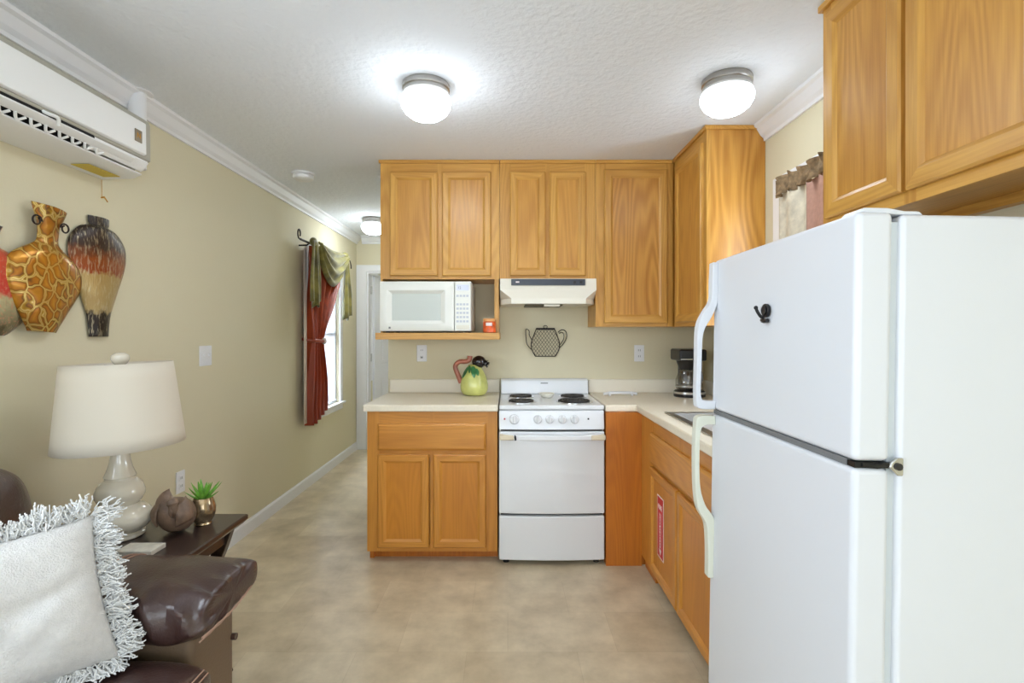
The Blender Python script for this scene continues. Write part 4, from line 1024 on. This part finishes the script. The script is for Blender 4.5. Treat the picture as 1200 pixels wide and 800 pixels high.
b = MB()
for k in range(3):
    a = k*2*PI/3+.4; e = tilt @ Vector((.160*math.cos(a), .160*math.sin(a), .140)); b.tube([(lc[0], lc[1], lc[2]+.612), (lc[0]+e.x, lc[1]+e.y, lc[2]+.47+e.z)], .003, 6)
b.tube([(lc[0], lc[1], lc[2]+.40), (lc[0], lc[1], lc[2]+.62)], .004, 6)
b.build('harp', M_STEEL, lp)
MB().lathe([(.018, .604), (.012, .612), (.022, .622), (.029, .635), (.027, .648), (.016, .657), (.001, .659)], lc, 24).build('finial', M_LAMP, lp)
# bird
bc = (-1.222, 1.885, TZ+.001)
br_ = thing('bird_figurine', 'carved brown bird figurine on the end table beside the lamp', 'figurine', bc)
b = MB(); rings = []
for i in range(15):
    t = i/14; a = -PI/2+PI*min(max(t, .03), .97); z = .062+.060*math.sin(a); r = .068*math.cos(a)**.75
    rings.append([(bc[0]+r*1.0*math.cos(q)-(.02*max(0, t-.5) if math.cos(q) < 0 else 0), bc[1]+r*.85*math.sin(q), bc[2]+z+(.036*max(0, -math.cos(q-.4))**3*t)) for q in frange(0, 2*PI*27/28, 27)])
b.loft(rings).build('body', M_BIRD, br_)
b = MB(); b.tube(smooth_path([(bc[0]+.020, bc[1]-.035, bc[2]+.07), (bc[0]+.024, bc[1]-.050, bc[2]+.095), (bc[0]+.022, bc[1]-.052, bc[2]+.116), (bc[0]+.014, bc[1]-.046, bc[2]+.128)], 5), [.018]*5+[.016]*5+[.020]*3+[.020, .016, .008], 12)
hd_ = b.build('head', M_BIRD, br_)
MB().tube([(bc[0]+.022, bc[1]-.060, bc[2]+.112), (bc[0]+.024, bc[1]-.066, bc[2]+.09), (bc[0]+.025, bc[1]-.064, bc[2]+.074)], [.008, .006, .002], 8).build('beak', M_BIRD, hd_)
for s_ in (-1, 1):
    def wing(u, v, s_=s_):
        a = -PI/2+s_*(.5+u*.9); z = .035+.075*v+.02*u; r = .071*math.cos((z-.062)/.064*1.2)**.5 if abs(z-.062) < .075 else .03
        k = 1+.12*math.sin(PI*u)*math.sin(PI*v); return (bc[0]+r*k*math.cos(a), bc[1]+r*k*.9*math.sin(a), bc[2]+z)
    MB().grid(wing, 10, 10).build('wing', M_BIRD, br_, solid=.006, fixn=False)
# succulent
sc0 = (-1.163, 1.955, TZ+.001)
su = thing('potted_succulent', 'small green succulent in a mottled gold pot on the end table', 'plant', sc0)
MB().lathe([(.028, .0), (.030, .004), (.028, .010), (.036, .022), (.043, .045), (.044, .065), (.038, .088), (.032, .102), (.029, .102), (.027, .092), (.002, .090)], sc0, 32).build('pot', M_GOLD, su)
for k in range(15):
    a = k*2.399; el = 1.25-.95*k/15; L_ = .060+.020*(k % 3)/2; d = Vector((math.cos(a)*math.cos(el), math.sin(a)*math.cos(el), math.sin(el)))
    c0 = Vector((sc0[0], sc0[1], sc0[2]+.094)); c0 += Vector((d.x, d.y, 0))*.010
    side = d.cross(Vector((0, 0, 1))).normalized(); b = MB(); rings = []
    for t, w_ in ((0, .008), (.25, .0125), (.5, .012), (.8, .0065), (1, .0008)):
        p = c0+d*L_*t+Vector((0, 0, .010*t*t)); nn = side.cross(d)
        rings.append([p+side*w_, p+nn*w_*.35, p-side*w_, p-nn*w_*.45])
    b.loft(rings).build('leaf', M_LEAF, su, sub=1)
# coaster box
b = MB(); b.box(-1.285, -1.165, 1.672, 1.745, TZ+.001, TZ+.016); b.box(-1.280, -1.170, 1.677, 1.740, TZ+.016, TZ+.018)
tag(b.build('coaster_stack', mat('marble_coaster', (214, 208, 194), .4, var=.15, vscale=40), loc=(-1.225, 1.71, TZ+.001), bevel=.002), 'pale coaster stack at the front of the end table by the lamp', 'coaster')

# ------------------------------------------------------------------ sofa
so = thing('sofa', 'dark brown leather sofa against the left wall', 'sofa', (-1.25, .6, 0))
def superloft(cfg, n=28, e=2.6):
    """cfg: list of (axis value x, yc, zc, hy, hz)"""
    rings = []
    for x, yc, zc, hy, hz in cfg:
        r = []
        for q in range(n):
            a = 2*PI*q/n; c, s_ = math.cos(a), math.sin(a)
            r.append(Vector((x, yc+hy*math.copysign(abs(c)**(2/e), c), zc+hz*math.copysign(abs(s_)**(2/e), s_))))
        rings.append(r)
    return rings
SY0, SY1 = -.55, 1.60
MB().box(-1.66, -.86, -.50, 1.34, .10, .34).build('base_frame', M_LEATHER2, so, bevel=.02, seg=3)
# padded arm with gathers at the front
def arm(yc, name):
    cfg = []
    xs = frange(-1.50, -.92, 56)+[-.89, -.865, -.84, -.82, -.805, -.795, -.79]
    for x in xs:
        t = max(0, (x+1.0)/.21); k = math.sqrt(max(0, 1-max(0, (x+.90)/.113)**2)) if x > -.90 else 1
        hz = .032+.050*k; hy = .125+.030*k-.0
        top = .655-.02*t*t*.6
        cfg.append((x, yc, top-hz-.018*(1-k), hy, hz+.0))
    rings = superloft(cfg, 40, 3.0)
    for (x, *_), r in zip(cfg, rings):
        g = max(0, min(1, (x+1.18)/.36))
        for q, v in enumerate(r):
            sd_ = max(0, -(v.y-yc)/.15)                       # camera side
            low = max(0, min(1, (.66-v.z)/.10))
            # gathers: pleats that fan out of the front and run up the camera side
            fan = math.sin((v.y-yc)*78+x*26+1.1*math.sin(v.z*40))*.009*max(0, (x+1.02)/.22)
            side = math.sin(x*74+(v.z-.55)*34)*.012*sd_*g + math.sin(x*41+2)*.004*g
            if v.z > .50: v.z += fan*.8+side*.35
            v.y -= side*sd_*1.1; v.x += fan*.9
    b = MB(); b.loft(rings); o = b.build(name, M_LEATHER, so, sub=1)
    # double seam across the pad
    k0 = min(range(len(cfg)), key=lambda i: abs(cfg[i][0]+1.16))
    for dk in (0, 2):
        r = rings[k0+dk]; c = sum(r, Vector())/len(r); m_ = MB()
        m_.tube([c+(r[q]-c)*1.008+Vector((-.05*max(0, -(r[q].y-yc)/.15), 0, .001)) for q in range(0, 26)], .0022, 5); m_.build('stitching', M_STITCH, o)
    return o
ar = arm(1.475, 'armrest')
MB().box(-1.62, -.845, 1.365, 1.585, .06, .54).build('arm_panel', M_LEATHER2, so, bevel=.02, seg=3)
b = MB(); pts = []
for i in range(15):
    t = i/14; yy = 1.335+.28*t; pts.append((-.796+.012*math.sin(PI*t), yy, .535+.018*t+.0015*math.sin(t*40)))
b.tube(pts, .003, 5); b.tube([(x-.008, y, z-.012) for x, y, z in pts], .002, 5); b.build('stitching', M_STITCH, ar)
ar2 = arm(-.43, 'armrest')
MB().box(-1.62, -.845, -.54, -.32, .06, .54).build('arm_panel', M_LEATHER2, so, bevel=.02, seg=3)
b = MB(); b.tube([(-.846, 1.57, .40), (-.832, 1.57, .40)], .010, 12); b.build('recline_button', M_LEATHER, so)
def cushion(name, x0, x1, y0, y1, z0, z1, bev, mm=M_LEATHER):
    b = MB(); nx, ny = 10, 14
    cfg = []
    for t in (0, .006, .03, .07, .15, .25, .4, .55, .7, .8, .88, .94, .97, .994, 1):
        e = 1-abs(2*t-1)**9*.42
        cfg.append((x0+(x1-x0)*t, (y0+y1)/2, (z0+z1)/2, (y1-y0)/2*(1-.04*abs(2*t-1)**6), (z1-z0)/2*e))
    rings = superloft(cfg, 40, 6); b.loft(rings); return b.build(name, mm, so, sub=1)
for y0, y1 in ((-.30, .515), (.52, 1.345)):
    c_ = cushion('seat_cushion', -1.45, -.765, y0, y1, .33, .50, .05)
    b = MB()
    for dz in (0, .008):
        b.tube([(-.7665+.003-dz*1.3, y0+.04+(y1-y0-.08)*i/10, .464+dz) for i in range(11)], .0018, 5)
    b.build('stitching', M_STITCH, c_)
def back(y0, y1):
    b = MB(); rings = []
    for i in range(17):
        t = i/16; e = (1-abs(2*t-1)**5)**.45 if 0 < t < 1 else .15
        y = y0+(y1-y0)*t; r = []
        for q in range(32):
            a = 2*PI*q/32; c, s_ = math.cos(a), math.sin(a)
            z = .66+.305*(.55+.45*e)*math.copysign(abs(s_)**.6, s_); x = -1.512+.155*e*math.copysign(abs(c)**.7, c)-.06*(z-.66)
            r.append((x, y, z))
        rings.append(r)
    b.loft(rings); return b.build('back_cushion', M_LEATHER, so, sub=1)
back(-.42, .56); back(.57, 1.60)
MB().box(-1.71, -1.62, -.5, 1.55, .10, .80).build('back_frame', M_LEATHER, so, bevel=.03, seg=3)
for x in (-1.58, -.92):
    for y in (-.44, 1.48): MB().lathe([(.022, 0), (.028, .06)], (x, y, 0), 12).build('foot', M_ESPRESSO, so)

# ------------------------------------------------------------------ fringed pillow
BR, TR = Vector((-.955, 1.275, .515)), Vector((-1.085, 1.335, .868))
BLc, TLc = Vector((-1.25, .965, .515)), Vector((-1.36, 1.03, .825))
pw = thing('throw_pillow', 'light grey woven throw pillow with tasselled fringe on the sofa', 'pillow', tuple((BR+BLc)/2))
nrm = (TR-BR).cross(BLc-BR).normalized()
if nrm.x < 0: nrm = -nrm
def ppt(u, v, s_):
    base = BLc*(1-u)*(1-v)+BR*u*(1-v)+TLc*(1-u)*v+TR*u*v
    uu, vv = 2*u-1, 2*v-1
    pin = 1-.07*(1-uu*uu)*abs(vv)**2; pin2 = 1-.07*(1-vv*vv)*abs(uu)**2
    c = (BLc+BR+TLc+TR)/4
    du = (BR-BLc+TR-TLc)/4; dv = (TR-BR+TLc-BLc)/4
    base = c+du*uu*pin2+dv*vv*pin
    th = .082*((1-uu**4)*(1-vv**4))**.6
    th += (.007*math.sin(6*u+9*v)+.004*math.sin(13*u-7*v)+.003*math.sin(23*u+3*math.sin(9*v))+.003*math.sin(19*v+11*u))*(1-uu**2)*(1-vv**2)
    # soft diagonal crease
    cr_ = math.exp(-((v-.52-.18*(u-.5)-.03*math.sin(7*u))/.05)**2)*.012*min(1, max(0, (u-.25)*4))*max(0, min(1, (1-u)*6))
    return base+nrm*s_*(th-cr_*(1 if s_ > 0 else 0))
b = MB(); b.grid(lambda u, v: ppt(u, v, 1), 44, 44); b.grid(lambda u, v: ppt(u, v, -1), 44, 44)
b.build('cover', M_PILLOW, pw, fixn=False)
b = MB(); rnd = random.Random(3)
def rv(k=1): return Vector((rnd.uniform(-k, k), rnd.uniform(-k, k), rnd.uniform(-k, k)))
ctr = (BLc+BR+TLc+TR)/4
NC = 66
for i in range(NC):
    s_ = (i+.5)/NC*4; k = int(s_); t = s_-k
    u, v = ((t, 1), (1, 1-t), (1-t, 0), (0, t))[k]
    p = ppt(u, v, 0)+nrm*.004
    e = ((0, 1), (1, 0), (0, -1), (-1, 0))[k]
    d = ((BR-BLc).normalized()*e[0]+(TR-BR).normalized()*e[1]+nrm*.25).normalized()
    R_ = .025+.006*math.sin(i*1.7); c = p+d*R_*.68
    for q in range(26):
        a = (-d+rv(.9)).normalized(); ax = (d+rv(.9)).normalized()
        tip = (d*1.1+rv(.8)); pts = [p+rv(.006)]
        for f in (.3, .55, .8, 1):
            g = (a*(1-f)+rv(.35)*f*(1-f)*3+ax*f*1.1); pts.append(c+g*R_*rnd.uniform(.9, 1.25))
        if q % 4 == 0: pts.append(pts[-1]+(tip.normalized()*.010))
        for z_ in pts: z_.z = max(z_.z, .512)
        b.tube(pts, .0019, 4)
b.build('fringe', M_FRINGE, pw, kind='stuff')
